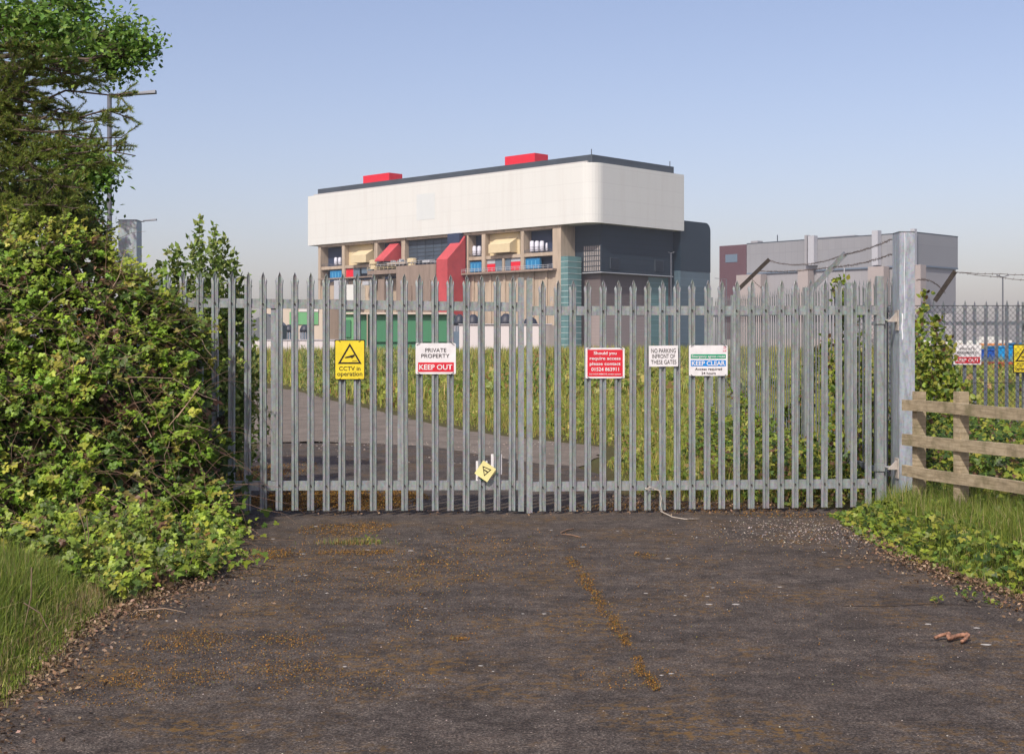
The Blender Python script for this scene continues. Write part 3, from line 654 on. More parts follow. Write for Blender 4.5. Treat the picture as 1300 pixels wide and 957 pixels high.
# ---------------------------------------------------------------- street lamps
LAMP = simple('painted_lamp_steel', (0.15, 0.16, 0.18, 1), 0.5, 0.3)
def street_lamp(label, px, top_py, Z, arm, rad=0.085, double=False, base=0, group='street lamps on the site'):
    x = (px-650)/F*Z; zt = EYE+(HOR-top_py)/F*Z; g = empty('street_lamp', (x, Z, base), label, 'street lamp', group)
    bm = bmesh.new(); tube(bm, [(x, Z, base-0.3), (x, Z, base+1.2), (x, Z, base+1.25), (x, Z, zt)], [rad*1.5, rad*1.5, rad, rad*0.85], 10); from_bm('column', bm, LAMP, g)
    for sg in ((1, -1) if double else (1,)):
        bm = bmesh.new(); tube(bm, [(x, Z, zt-0.06), (x+sg*arm*.5, Z, zt)], rad*.5, 6); from_bm('arm', bm, LAMP, g)
        bm = bmesh.new(); h0 = x+sg*arm*.45; h1 = x+sg*arm; zz = zt+0.02
        hexa(bm, [(h0, Z-.07, zz-.03), (h0, Z+.07, zz-.03), (h0, Z+.07, zz+.04), (h0, Z-.07, zz+.04),
                  (h1, Z-.12, zz+.03), (h1, Z+.12, zz+.03), (h1, Z+.10, zz+.13), (h1, Z-.10, zz+.13)]); from_bm('lamp_head', bm, LAMP, g)
    return g
street_lamp('tallest street lamp at the left, seen through the pine branches', 139, 121, 45, 1.47)
street_lamp('street lamp whose arm pokes out above the left gate post', 168, 281, 88, 1.5)
street_lamp('slim pale lamp column with a short cross head, in front of the dark cladding block', 852, 321, 230, .5, .10, True, 1)
street_lamp('lamp with a small white head in front of the maroon block', 922, 354, 260, -2.1, .09, False, 1)
street_lamp('lamp with a flat cross head in open sky beyond the right fence', 1273, 351, 120, .5, .07, True, 1)

# ================================================================ main power station building
Cn = Vector((27.2, 481.0)); ub = Vector((-.7188, .6952)); vb = Vector((.6952, .7188))
def B(a, b, z): p = Cn+ub*a+vb*b; return Vector((p.x, p.y, z))
def a_of(px, b):
    k = (px-650)/F; return (Cn.x+vb.x*b-k*(Cn.y+vb.y*b))/(k*ub.y-ub.x)
def b_of(px, a):
    k = (px-650)/F; return (k*(Cn.y+ub.y*a)-Cn.x-ub.x*a)/(vb.x-k*vb.y)
def z_of(py, a, b): return EYE+(HOR-py)/F*(Cn.y+ub.y*a+vb.y*b)
station = empty('power_station', (B(75, 25, 0)), 'huge power station block with a white clad upper storey over concrete bays', 'building')
def bbx(name, mat, a0, a1, b0, b1, z0, z1, parent=None, label=None):
    bm = bmesh.new(); prism(bm, [B(a0, b0, z0), B(a1, b0, z0), B(a1, b1, z0), B(a0, b1, z0)], [B(a0, b0, z1), B(a1, b0, z1), B(a1, b1, z1), B(a0, b1, z1)])
    o = from_bm(name, bm, mat, parent or station)
    if label: o['label'] = label
    return o
def clad(name, c, sx, sz, rough=0.5, line=0.88, var=.05, width=.5):
    """panelled sheet cladding: thin joints between big panels"""
    t = NT(name).set(rough, 0, 0.4); gpos = t.new('ShaderNodeNewGeometry').outputs['Position']
    sp = t.new('ShaderNodeSeparateXYZ'); t.l.new(gpos, sp.inputs[0])
    ad = t.new('ShaderNodeMath', operation='SUBTRACT'); t.l.new(sp.outputs[0], ad.inputs[0]); t.l.new(sp.outputs[1], ad.inputs[1])
    cb = t.new('ShaderNodeCombineXYZ'); t.l.new(ad.outputs[0], cb.inputs[0]); t.l.new(sp.outputs[2], cb.inputs[1])
    br = t.new('ShaderNodeTexBrick'); br.offset = 0; t.l.new(cb.outputs[0], br.inputs['Vector']); br.inputs['Scale'].default_value = 1
    br.inputs['Brick Width'].default_value = sx; br.inputs['Row Height'].default_value = sz; br.inputs['Mortar Size'].default_value = width*0.1
    br.inputs['Mortar Smooth'].default_value = 0.3
    lo = tuple(x*(1-var) for x in c)+(1,); hi = tuple(min(1, x*(1+var)) for x in c)+(1,)
    br.inputs['Color1'].default_value = lo; br.inputs['Color2'].default_value = hi; br.inputs['Mortar'].default_value = tuple(x*line for x in c)+(1,)
    n = t.noise(gpos, 0.06, 5, 0.6); t.base(t.mix(0.5, br.outputs[0], t.ramp(n, [(0.3, lo), (0.7, hi)]), 'MIX')); return t.m
WHITE_CLAD = clad('white_cladding', (0.655, 0.668, 0.625), 8.5, 5.4, 0.6, 0.86, .02, 1.2)
def streaks(m, amount, colour, sc=0.35):
    nt = m.node_tree; p = nt.nodes['Principled BSDF']; src = p.inputs['Base Color'].links[0].from_socket; g = nt.nodes.new('ShaderNodeNewGeometry'); mp = nt.nodes.new('ShaderNodeMapping'); mp.inputs['Scale'].default_value = (1, 1, .06)
    nt.links.new(g.outputs['Position'], mp.inputs[0]); n = nt.nodes.new('ShaderNodeTexNoise'); n.inputs['Scale'].default_value = sc; n.inputs['Detail'].default_value = 7; n.inputs['Roughness'].default_value = .7; nt.links.new(mp.outputs[0], n.inputs[0])
    r = nt.nodes.new('ShaderNodeValToRGB'); r.color_ramp.elements[0].position = .5; r.color_ramp.elements[1].position = .72; r.color_ramp.elements[1].color = (amount, amount, amount, 1); nt.links.new(n.outputs[0], r.inputs[0])
    mx = nt.nodes.new('ShaderNodeMix'); mx.data_type = 'RGBA'; nt.links.new(r.outputs[0], mx.inputs[0]); nt.links.new(src, mx.inputs[6]); mx.inputs[7].default_value = colour; nt.links.new(mx.outputs[2], p.inputs['Base Color'])
streaks(WHITE_CLAD, .25, (.50, .47, .42, 1))
DARKC = clad('dark_cladding', (0.016, 0.028, 0.042), 5, 1.9, 0.75, 0.55, .08, 1.2)
PARA = simple('roof_edge_sheet', (0.055, 0.07, 0.085, 1), 0.6, 0.1, 0.15, 0.2)
def concrete(name, c):
    t = NT(name).set(0.9, 0, 0.2); gpos = t.new('ShaderNodeNewGeometry').outputs['Position']
    mp = t.new('ShaderNodeMapping'); mp.inputs['Scale'].default_value = (1, 1, 0.15); t.l.new(gpos, mp.inputs[0])
    n = t.noise(mp.outputs[0], 0.5, 6, 0.7); n2 = t.noise(gpos, 0.12, 4, .6)
    c1 = t.ramp(n, [(0.3, tuple(x*0.62 for x in c)), (0.55, c), (0.8, tuple(x*1.15 for x in c))])
    t.base(t.mix(t.ramp(n2, [(.4, G), (.7, (.5, .5, .5, 1))]), c1, tuple(x*.75 for x in c)+(1,))); return t.m
CONC = concrete('buff_concrete', (0.47, 0.385, 0.29)); CONC2 = concrete('brown_concrete', (0.29, 0.225, 0.18)); CONC3 = concrete('grey_concrete', (0.33, 0.30, 0.28))
CREAM = simple('cream_sheet', (0.62, 0.52, 0.32, 1), 0.6, 0, 0.06, .3); REDP = simple('red_sheet', (0.46, 0.065, 0.07, 1), 0.6, 0, 0.16, .25)
BRED = simple('bright_red_sheet', (0.66, 0.012, 0.03, 1), 0.5, 0, 0.05, .3)
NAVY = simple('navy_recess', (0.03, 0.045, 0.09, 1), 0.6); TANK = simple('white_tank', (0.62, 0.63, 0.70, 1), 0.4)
BLUEP = simple('blue_louvre', (0.02, 0.19, 0.40, 1), 0.5); GREYW = simple('grey_window', (0.12, 0.17, 0.22, 1), 0.25); PALEG = simple('pale_panel', (0.42, 0.44, 0.46, 1), 0.6)
# white upper storey with rounded near corner
def rounded_outline(a0, a1, b0, b1, r):
    pts = []
    for k in range(9):
        an = R(90*k/8); pts.append((a0+r-r*math.cos(an), b0+r-r*math.sin(an)))   # corner (a0,b0): from a0 side to b0 side
    pts += [(a1, b0), (a1, b1), (a0, b1)]; return pts
def storey(name, mat, a0, a1, b0, b1, z0, z1, r):
    o = rounded_outline(a0, a1, b0, b1, r); bm = bmesh.new(); prism(bm, [B(a, b, z0) for a, b in o], [B(a, b, z1) for a, b in o]); ob = from_bm(name, bm, mat, station)
    return ob
aL = a_of(391, 0)
storey('upper_cladding', WHITE_CLAD, 0, aL, 0, 51, 45.7, 66.1, 5.5)
pale_ = bbx('pale_panel', simple('bluish_white_panel', (0.61, 0.645, 0.625, 1), 0.5, 0, .03, .3), a_of(552, 0), a_of(529, 0), -0.06, 0, z_of(279, a_of(540, 0), 0), z_of(246, a_of(540, 0), 0))
storey('roof_parapet', PARA, 2.0, aL-4.0, 2.0, 47.5, 66.1, 68.9, 0.6)
bbx('roof_edge_trim', simple('trim', (0.45, .44, .42, 1), .6), 3, aL-3, 0.7, 1.4, 66.1, 66.7)
for x0, x1, y0 in ((461, 494, 221.5), (641, 679, 196.8)):
    bo = 8.0; a0_, a1_ = a_of(x1, bo), a_of(x0, bo); bbx('roof_plant_box', BRED, a0_, a1_, bo, bo+7, 68.9, z_of(y0, (a0_+a1_)/2, bo), None, 'bright red plant box on the roof')
for px, bo in ((745.5, 2.3), (853.3, 2.3)):
    a_ = 3 if px < 800 else 3; b_ = 3 if px < 800 else 46.5
    bm = bmesh.new(); tube(bm, [B(a_, b_, 68.5), B(a_, b_, 70.9)], 0.16, 5); from_bm('roof_mast', bm, PARA, station)
# concrete frame under the long side
FB = 1.0; RB = 5.0
aA, aZ = a_of(712, FB), a_of(404, FB)
def pier(x0, x1, z0=0, z1=45.69, mat=CONC, b0=FB, b1=RB): return bbx('pier', mat, a_of(x1, b0), a_of(x0, b0), b0, b1, z0, z1)
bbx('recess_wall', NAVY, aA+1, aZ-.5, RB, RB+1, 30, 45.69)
bbx('lower_wall', CONC, a_of(702, 1.4), aZ-1, 1.4, 8, 0, 30.3)
bbx('top_beam', CONC, aA+.5, a_of(516, FB), FB-.1, RB, 44.7, 45.695); bbx('top_beam', CONC, a_of(512, FB), aZ, FB-.1, RB, 44.7, 45.695)
pier(404, 407); pier(434, 437.4); pier(475, 479); pier(509.5, 514); pier(592.5, 594.5, 30.3); pier(611.5, 616, 30.3); pier(660.8, 664.8, 30.3)
pier(701.5, 712, 0, 45.69, CONC, FB, 8.4)
bbx('walkway', CONC2, a_of(702, -1), a_of(586, -1), -1.2, FB+.5, 30.0, 30.7); bbx('walkway', CONC2, a_of(514, -1), a_of(403, -1), -0.8, FB+.4, 31.2, 31.7)
def railing(a0, a1, b, z, h=1.3, mat=None):
    bm = bmesh.new(); n = max(1, int((a1-a0)/2.2))
    for zz in (z+h, z+h*.5): tube(bm, [B(a0, b, zz), B(a1, b, zz)], 0.09, 4)
    for i in range(n+1): a = lerp(a0, a1, i/n); tube(bm, [B(a, b, z), B(a, b, z+h)], 0.08, 4)
    return tag(from_bm('railing', bm, mat or PALEG, station), kind=None)
railing(a_of(702, -1), a_of(586, -1), -1.1, 30.7)
def slab(x0, x1, z0=35.4, z1=36.6): bbx('floor_slab', CONC, a_of(x1, FB+.3), a_of(x0, FB+.3), FB+.3, RB, z0, z1)
for x0, x1 in ((407, 434), (437.4, 475), (479, 509.5), (594.5, 611.5), (616, 660.8), (664.8, 701.5)): slab(x0, x1)
def tanks(xs, w, y0, y1, bb=3.2):
    for x in xs:
        a = a_of(x, bb); zt = z_of(y0, a, bb); zb = 37.2; p = B(a, bb, 0); bm = bmesh.new(); r = w/2
        lathe(bm, p.x, p.y, [(r*.9, zb), (r, zb+.3), (r, (zb+zt)/2-.1), (r*1.05, (zb+zt)/2), (r, (zb+zt)/2+.1), (r, zt-.5), (r*.7, zt)], 12)
        from_bm('tank', bm, TANK, station, True)
tanks((426.5, 431.5), 1.5, 327, 338); tanks((602.5, 608.5), 1.6, 312.5, 324); tanks((675.5, 681.8, 688), 1.65, 306, 319); tanks((694,), .8, 308.5, 320)
for x0, x1 in ((407, 434), (594.5, 611.5), (666, 700)): railing(a_of(x1, 1.5), a_of(x0, 1.5), 1.5, 36.6, 1.1, simple('dark_rail', (.12, .12, .14, 1), .7))
def louvre(x0, x1, z0=31.2, z1=34.9, bb=2.0):
    a0, a1 = a_of(x1, bb), a_of(x0, bb); o = bbx('blue_louvre', BLUEP, a0, a1, bb, bb+1, z0, z1)
    n = 4
    for i in range(1, n): a = lerp(a0, a1, i/n); q = bbx('mullion', simple('light_blue_mullion', (.12, .42, .62, 1), .5), a-.12, a+.12, bb-.12, bb, z0, z1-.8, o)
    return o
louvre(419, 433.5); louvre(595, 611); louvre(665.5, 685)
def panel(nm, x0, x1, z0, z1, mat, bb=1.9): return bbx(nm, mat, a_of(x1, bb), a_of(x0, bb), bb, bb+.5, z0, z1)
panel('red_panel', 439, 448.5, 31.8, 35.3, BRED); panel('dark_window', 448.6, 456.5, 31.5, 35.3, GREYW); panel('dark_window', 459, 473, 33, 35.3, GREYW)
panel('red_panel', 618.5, 628.5, 31, 33.7, BRED); panel('pale_panel', 618.5, 628.5, 33.75, 35.35, PALEG); panel('dark_window', 628.9, 637.2, 31, 35.3, GREYW); bbx('mullion_pier', CONC, a_of(640, 1.3), a_of(637.4, 1.3), 1.3, 2.6, 30.7, 35.39)
panel('dark_window', 640.4, 648, 31, 35.3, GREYW); panel('red_panel', 648.6, 660.5, 31, 34, BRED); panel('pale_panel', 648.6, 660.5, 34.05, 35.35, PALEG)
def hopper(x0, x1, z0, z1, b0=-0.6):
    """cream inlet hood: upright front, sloping top running back into the bay"""
    a0, a1 = a_of(x1, b0), a_of(x0, b0); zc = z0+(z1-z0)*.52; bm = bmesh.new(); prof = [(b0, z0), (b0, zc), (RB, z1+.4), (RB, z0)]
    prism(bm, [B(a0, b, z) for b, z in prof], [B(a1, b, z) for b, z in prof]); from_bm('inlet_hood', bm, CREAM, station)
hopper(445.5, 464.5, 37.2, 43); hopper(620, 647, 37.4, 43.3)
panel('cream_backing', 438.5, 474, 36.7, 44.6, CREAM, 3.4); panel('cream_backing', 622, 660, 36.7, 44.6, CREAM, 3.4)
def chute(x0, x1, b0, prof, lab):
    a0, a1 = a_of(x1, b0), a_of(x0, b0); bm = bmesh.new(); prism(bm, [B(a0, b, z) for b, z in prof], [B(a1, b, z) for b, z in prof]); o = from_bm('chute', bm, REDP, station); o['label'] = lab
chute(554, 568, -8.2, [(-8.2, 0), (-8.2, 35.6), (-1.5, 41.6), (1.0, 44.5), (1.0, 0)], 'tall red chute with a sloping top against the concrete')
chute(475.5, 487, -6, [(-6, 36.7), (-6, 37.2), (2.0, 44), (4, 44.3), (4, 36.7)], 'small red sloping chute between two piers')
# dark glazed bay between the chutes
gb = panel('glazed_wall', 519, 592, 36.8, 45.6, simple('smoked_glass', (0.055, 0.075, 0.10, 1), 0.3, 0, .3, .15), 3.0)
for i in range(1, 6):
    z = 36.8+i*1.5; bbx('glazing_bar', PARA, a_of(592, 2.9), a_of(519, 2.9), 2.85, 2.99, z, z+.25, gb)
for i in range(1, 7):
    x = lerp(519, 592, i/7); bbx('glazing_bar', PARA, a_of(x+.3, 2.9), a_of(x-.3, 2.9), 2.8, 2.84, 36.8, 45.6, gb)
bbx('duct_cap', NAVY, a_of(586, 0), a_of(571, 0), -1.2, 3, 41.0, 45.6)
# projecting concrete block and platform
bbx('concrete_block', CONC2, a_of(553, -5), a_of(503, -5), -5, 1.4, 0, 34.4); bbx('platform', CONC, a_of(514, -4), a_of(478, -4), -4, 1.3, 35.2, 36.0); railing(a_of(552, -5), a_of(478, -5), -4.9, 34.6, 1.4)
bbx('service_deck', CONC2, a_of(506, -4.5), a_of(466, -4.5), -4.4, 1.2, 31.8, 33.4, None); railing(a_of(503, -4.5), a_of(466, -4.5), -4.45, 33.4, 1.2, CREAM)
for x, yb in ((475, 342), (523, 340)):
    a = a_of(x, -3.5); p = B(a, -3.5, 0); zb = z_of(yb, a, -3.5); bm = bmesh.new(); lathe(bm, p.x, p.y, [(1.5, zb), (1.5, zb+1.8), (1.9, zb+2.0), (1.9, zb+3.4), (1.3, zb+3.6)], 10); from_bm('cream_vessel', bm, CREAM, station)
for x0, x1, z0, z1, m in ((424, 432, 22, 30.5, PALEG), (440, 453, 20, 28.5, WHITE_CLAD), (460, 468, 28, 29.5, PALEG), (480, 488, 12, 30, CONC2), (536, 545, 35.3, 36.2, PALEG)):
    bbx('plant_enclosure', m, a_of(x1, -3), a_of(x0, -3), -3, 1.3, z0, z1)
rnd = random.Random(4)
for i in range(26):
    x = rnd.uniform(479, 513); a = a_of(x, -3); z = rnd.choice((34.6, 36.0)); bbx('pipe_unit', rnd.choice((PALEG, CONC3, GREYW)), a, a+rnd.uniform(.5, 1.4), -3.6, -2.2, z, z+rnd.uniform(.5, 1.7))
for x in (600, 622, 640, 657, 676, 693): bbx('buttress', CONC, a_of(x+1.5, .9), a_of(x-1.2, .9), .9, 1.45, 0, 30)
bbx('shadow_joint', CONC2, a_of(601, 1.25), a_of(594, 1.25), 1.2, 1.5, 0, 29.9)
# glazed stair tower
GLASST = clad('green_glass', (0.10, 0.20, 0.20), 2.5, 1.9, 0.15, 1.6, .2, 1.4)
bt = 0.4; a1_ = a_of(712, bt); a0_ = a_of(721, bt); tw = bbx('stair_tower', GLASST, a0_, a1_, bt, bt+7, 0, 34.7)
for i in range(1, 17): z = i*2.05; bbx('floor_band', simple('pale_glazing_band', (.38, .47, .45, 1), .4), a0_-.08, a1_+.05, bt-.08, bt+7.05, z, z+.22, tw)
# dark cladding block on the end elevation
bD = 8.5; aD = 3.2; a731 = a_of(726, bD); bE = b_of(854, aD)
dk = bbx('dark_cladding_block', DARKC, aD, a731, bD, bE, 29.3, 45.69)
bbx('dark_soffit_panel', CONC3, aD+.3, a_of(741, bD-.1), bD-.1, bD, 29.6, 38.5, dk)
gm = bmesh.new(); aa0, aa1 = aD+.3, a_of(741, bD-.1)
for i in range(9): a = lerp(aa0, aa1, i/8); tube(gm, [B(a, bD-.2, 29.5), B(a, bD-.2, 38.5)], .14, 4)
for i in range(6): z = 29.6+i*1.78; tube(gm, [B(aa0, bD-.2, z), B(aa1, bD-.2, z)], .12, 4)
o = from_bm('panel_grid', gm, PARA, dk); o['kind'] = 'stuff'
bbx('lower_lip', PALEG, aD-.2, a731, bD-.2, bE+.2, 29.0, 29.28, dk)
for x0, x1, y0, y1 in ((774.8, 785, 328, 341), (831.5, 841.5, 331, 344)):
    b0_, b1_ = b_of(x0, aD), b_of(x1, aD); bm_ = (b0_+b1_)/2; z0_, z1_ = z_of(y1, aD, bm_), z_of(y0, aD, bm_)
    fr = bbx('opening_frame', PARA, aD-.25, aD-.01, b0_-.25, b1_+.25, z0_-.2, z1_+.2, dk); bbx('opening_pane', simple('black_opening', (.008, .012, .02, 1), .4), aD-.3, aD-.26, b0_, b1_, z0_, z1_, dk)
bbx('dark_joint_wall', NAVY, aD+3, aD+8, bE, 53, 0, 45.6)
# wall below it
PINKT = clad('pinkish_tile_wall', (0.30, 0.25, 0.235), 3, 1.1, 0.8, 0.75, .06, .8)
bbx('end_wall', PINKT, aD+2.2, a731+3, bD+2, bE+1, 0, 15.2)
bbx('upper_end_wall', clad('shaded_tile_wall', (0.135, 0.11, 0.105), 3, 1.1, 0.8, 0.75, .08, .8), aD+2.0, a731+3, bD+1.8, bE+1.0, 15.2, 29.0)  # shade under the overhang put into the colour, darker than the tiles below
rnd2 = random.Random(9)
for x in (598, 612, 630, 648, 668, 686, 522, 534, 546): a_ = a_of(x, -5.4 if x < 560 else 0); b_ = -5.3 if x < 560 else 1.1; bm = bmesh.new(); tube(bm, [B(a_, b_, 0), B(a_, b_, rnd2.uniform(22, 29))], .22, 5); from_bm('pipe', bm, rnd2.choice((PALEG, CONC3, CONC2)), station)
for x in (583, 700): railing(a_of(x+2, -1.2), a_of(x-1, -1.2), -1.3, rnd2.uniform(18, 24), 1.6)
b0_, b1_ = b_of(823, aD+2), b_of(848, aD+2); bbx('glass_strip', GLASST, aD+1.9, aD+2.19, b0_, b1_, 0, 28.6)
# rear dark block
b0_, b1_ = b_of(864, 1), b_of(902, 1); bm = bmesh.new(); zt = z_of(281, 1, b0_+6); rr = 3.0
prof = [(b0_, 31.3), (b0_, zt)]+[(b1_-rr+rr*math.sin(R(k*15)), zt-rr+rr*math.cos(R(k*15))) for k in range(7)]+[(b1_, 31.3)]
prism(bm, [B(1, b, z) for b, z in prof], [B(40, b, z) for b, z in prof]); from_bm('rear_dark_block', bm, clad('vertical_dark_cladding', (0.013, 0.026, 0.040), 1.6, 20, .35, 1.35, .12, .8), station)
bbx('rear_glazing', clad('teal_glazing', (0.085, 0.13, 0.16), 2.6, 2.6, .15, 1.6, .25, 1.0), 1.1, 38, b0_, b1_-.1, 0, 31.28)

# ================================================================ grey power station to the right
C2 = Vector((218.8, 770)); u2 = Vector((-.688, .7257)); v2 = Vector((.7257, .688))
def B2(a, b, z): p = C2+u2*a+v2*b; return Vector((p.x, p.y, z))
def a2_of(px, b=0): k = (px-650)/F; return (C2.x+v2.x*b-k*(C2.y+v2.y*b))/(k*u2.y-u2.x)
def b2_of(px, a=0): k = (px-650)/F; return (k*(C2.y+u2.y*a)-C2.x-u2.x*a)/(v2.x-k*v2.y)
def z2(py, a, b=0): return EYE+(HOR-py)/F*(C2.y+u2.y*a+v2.y*b)
st2 = empty('reactor_building', B2(60, 20, 0), 'grey clad reactor building with pale vertical ducts and a maroon end, at the right', 'building')
def b2x(name, mat, a0, a1, b0, b1, z0, z1):
    bm = bmesh.new(); prism(bm, [B2(a0, b0, z0), B2(a1, b0, z0), B2(a1, b1, z0), B2(a0, b1, z0)], [B2(a0, b0, z1), B2(a1, b0, z1), B2(a1, b1, z1), B2(a0, b1, z1)]); return from_bm(name, bm, mat, st2)
GREYC = clad('grey_cladding', (0.25, 0.255, 0.265), 6, 30, .6, .72, .06, 1.6); GREYC2 = clad('grey_lower_cladding', (0.30, 0.295, 0.30), 6, 30, .6, .76, .06, 1.6)
aM = a2_of(948); aE = a2_of(914); bR = b2_of(1216); ztop = z2(295.5, 0)
b2x('upper_cladding', GREYC, 0, aM, 0, bR, z2(336, 0), ztop); b2x('lower_cladding', GREYC2, .8, aM-.8, .8, bR-.8, 0, z2(336, 0)-.9)
b2x('band_course', simple('blue_grey_band', (.13, .17, .22, 1), .6), -.15, aM, -.15, bR+.15, z2(336, 0)-.9, z2(336, 0))
b2x('roof_edge', PARA, -.1, aM, -.1, bR+.1, ztop, ztop+.5)
MAR = clad('maroon_cladding', (0.105, 0.048, 0.055), 5, 3, .6, .8, .05, .8)
b2x('maroon_block', MAR, aM, aE, -.5, 40, 0, z2(311.5, (aM+aE)/2)); b2x('window', GREYW, a2_of(936, -.6), a2_of(921, -.6), -.7, -.51, z2(334, aE), z2(324, aE))
DUCT = simple('pale_duct', (0.42, 0.43, 0.45, 1), .5); SAL = simple('pale_block', (0.36, 0.315, 0.29, 1), .8)
for x0, x1, yt, m in ((1022.5, 1025.5, 299, GREYC2), (1027, 1034.5, 299.5, DUCT), (1108, 1115.5, 293, DUCT), (1163, 1167, 291, DUCT)):
    a0, a1 = a2_of(x1, -3), a2_of(x0, -3)
    if x0 > 1160: a0, a1 = -1.5, 1.0
    b2x('duct', m, a0, a1, -4, -.2 if x0 < 1160 else -1.6, z2(337, a0), z2(yt, a0))
for x0, x1, yt in ((936, 967, 348), (1014, 1027, 342), (1103, 1123, 338), (1163, 1170, 336)):
    a0, a1 = a2_of(x1, -5), a2_of(x0, -5); b2x('pale_block', SAL, a0, a1, -6, -.3, 0, z2(yt, a0, -5))
b2x('stepped_roof', GREYC, a2_of(1085, 4), a2_of(1030, 4), 4, 30, ztop, ztop+1.4); b2x('roof_box', GREYC2, a2_of(962, 3), a2_of(953, 3), 3, 8, z2(311, aM)-1, z2(306, aM))
bm = bmesh.new(); a_ = a2_of(987, 3); tube(bm, [B2(a_, 3, 50), B2(a_, 3, z2(298, a_))], .3, 4); from_bm('roof_mast', bm, PARA, st2)
for x in (1050, 1072, 1135): a_ = a2_of(x, -.3); bm = bmesh.new(); tube(bm, [B2(a_, -.4, 0), B2(a_, -.4, z2(338, a_))], .35, 5); from_bm('downpipe', bm, DUCT, st2)
b2x('low_annexe', SAL, a2_of(1100, -30), a2_of(920, -30), -34, -20, 0, 9)
b2x('low_annexe', WHITE_CLAD, a2_of(1275, -60), a2_of(1175, -60), -70, -60, 0, 9)

# ================================================================ low buildings and things between
def mid_box(name, mat, parent, px0, px1, py0, Z, dep, z0=0.0, py1=None):
    x0, x1 = (px0-650)/F*Z, (px1-650)/F*Z; zt = EYE+(HOR-py0)/F*Z; zb = z0 if py1 is None else EYE+(HOR-py1)/F*Z
    return box_obj(name, mat, parent, x0, x1, Z, Z+dep, zb, zt)
GRN = clad('green_sheet', (0.055, 0.20, 0.10), 1.6, 30, .5, .8, .05, .5); GRN2 = clad('light_green_sheet', (0.14, 0.36, 0.16), 1.6, 30, .5, .8, .05, .5)
CRW = clad('cream_wall', (0.55, 0.47, 0.38), 3, 30, .7, .85, .04, .6); WW = clad('white_wall', (0.62, 0.58, 0.56), 3.2, 30, .6, .75, .03, .6)
DKR = simple('dark_barrel_roof', (0.035, 0.04, 0.055, 1), .5); LGW = simple('light_grey_wall', (.42, .41, .43, 1), .7)
g = empty('green_building', P(505, 447, 260), 'long green clad shed behind the gate, below the red chute', 'building')
mid_box('wall', GRN, g, 456, 573.5, 399, 260, 40); mid_box('light_end_wall', GRN2, g, 437.5, 456, 396, 259.5, 40); mid_box('roof_edge', CRW, g, 437, 574, 396.5, 259, 41, 0, 399)
mid_box('door', GRN, g, 438.5, 445, 406, 259.2, .3, 0, 428); mid_box('downpipe', CONC, g, 465.5, 467, 399, 259, .9); mid_box('dado', GRN, g, 467.5, 573.5, 433, 259.6, .3, 0, 434)
g = empty('cream_building', P(390, 447, 280), 'cream and brown rendered block with a bright green panel, left of the green shed', 'building')
mid_box('wall', CRW, g, 338, 418, 386, 280, 30); mid_box('brown_wall', CONC2, g, 418, 437, 380, 279, 30); mid_box('green_panel', GRN2, g, 367.5, 404, 396, 279.8, .15, 0, 412); mid_box('pale_top_band', WW, g, 380, 404, 391, 279.7, .2, 0, 395.8)
def domed(px0, px1, pt, pb, Z, label):
    g = empty('domed_tank', P((px0+px1)/2, 447, Z), label, 'tank', 'dark domed tanks behind the low walls'); x0, x1 = (px0-650)/F*Z, (px1-650)/F*Z; r = (x1-x0)/2; cx = (x0+x1)/2; zt = EYE+(HOR-pt)/F*Z; zb = EYE+(HOR-pb)/F*Z; zs = lerp(zt, zb, .45)
    bm = bmesh.new(); lathe(bm, cx, Z+r, [(r*1.03, zs), (r, zs+(zt-zs)*.35), (r*.75, zs+(zt-zs)*.75), (r*.3, zt)], 12); from_bm('dome', bm, DKR, g, True)
    bm = bmesh.new(); lathe(bm, cx, Z+r, [(r*.92, 0), (r*.92, zs-.01)], 12); from_bm('drum', bm, GREYW, g)
    for k in range(8):
        an = math.pi+math.pi*k/7; p = (cx+r*.97*math.cos(an), Z+r+r*.97*math.sin(an)); bm = bmesh.new(); tube(bm, [(*p, zb-1), (*p, zs)], .07, 4); from_bm('rib', bm, LGW, g)
for a0, a1, pt, pb, lab in ((359, 373, 412, 433, 'dark domed tank with pale ribs, left of a pair over the white wall'), (379.5, 393, 412, 433, 'dark domed tank with pale ribs, right of a pair over the white wall'),
                            (576, 590, 399, 430, 'dark domed tank just right of the green shed'), (592, 609, 399, 432, 'dark domed tank above the white shed, second from the green shed'),
                            (633, 652, 398, 432, 'dark domed tank above the white shed, third from the green shed'), (664, 683, 402, 432, 'dark domed tank above the white shed, farthest from the green shed')):
    domed(a0, a1, pt, pb, 235, lab)
g = empty('grey_roof_shed', P(330, 447, 210), 'shed with a slanting grey roof behind the shrub on the left', 'shed')
bm = bmesh.new(); Z = 210; prism(bm, [P(310, 436, Z), P(310, 412, Z), P(338, 398, Z), P(352, 412, Z), P(352, 436, Z)], [P(310, 436, Z)+Vector((0, 9, 0)), P(310, 412, Z)+Vector((0, 9, 0)), P(338, 398, Z)+Vector((0, 9, 0)), P(352, 412, Z)+Vector((0, 9, 0)), P(352, 436, Z)+Vector((0, 9, 0))])
from_bm('roof', bm, simple('slate_sheet', (.13, .14, .15, 1), .6), g); mid_box('wall', LGW, g, 312, 350, 434, 210.5, 8)
g = empty('boundary_wall', P(370, 447, 190), 'pale panelled boundary wall with a dark rail along it, below the domed tanks', 'wall')
for k in range(8): mid_box('panel', WW, g, 320+k*15+.2, 334.8+k*15, 432, 190, .3)
mid_box('coping', LGW, g, 319, 440, 430.8, 189.9, .5, 0, 432); mid_box('rail', GREYW, g, 319, 404, 452, 189.3, .12, 0, 453.2)
g = empty('white_shed', P(640, 447, 200), 'long low white shed right of the green shed', 'shed')
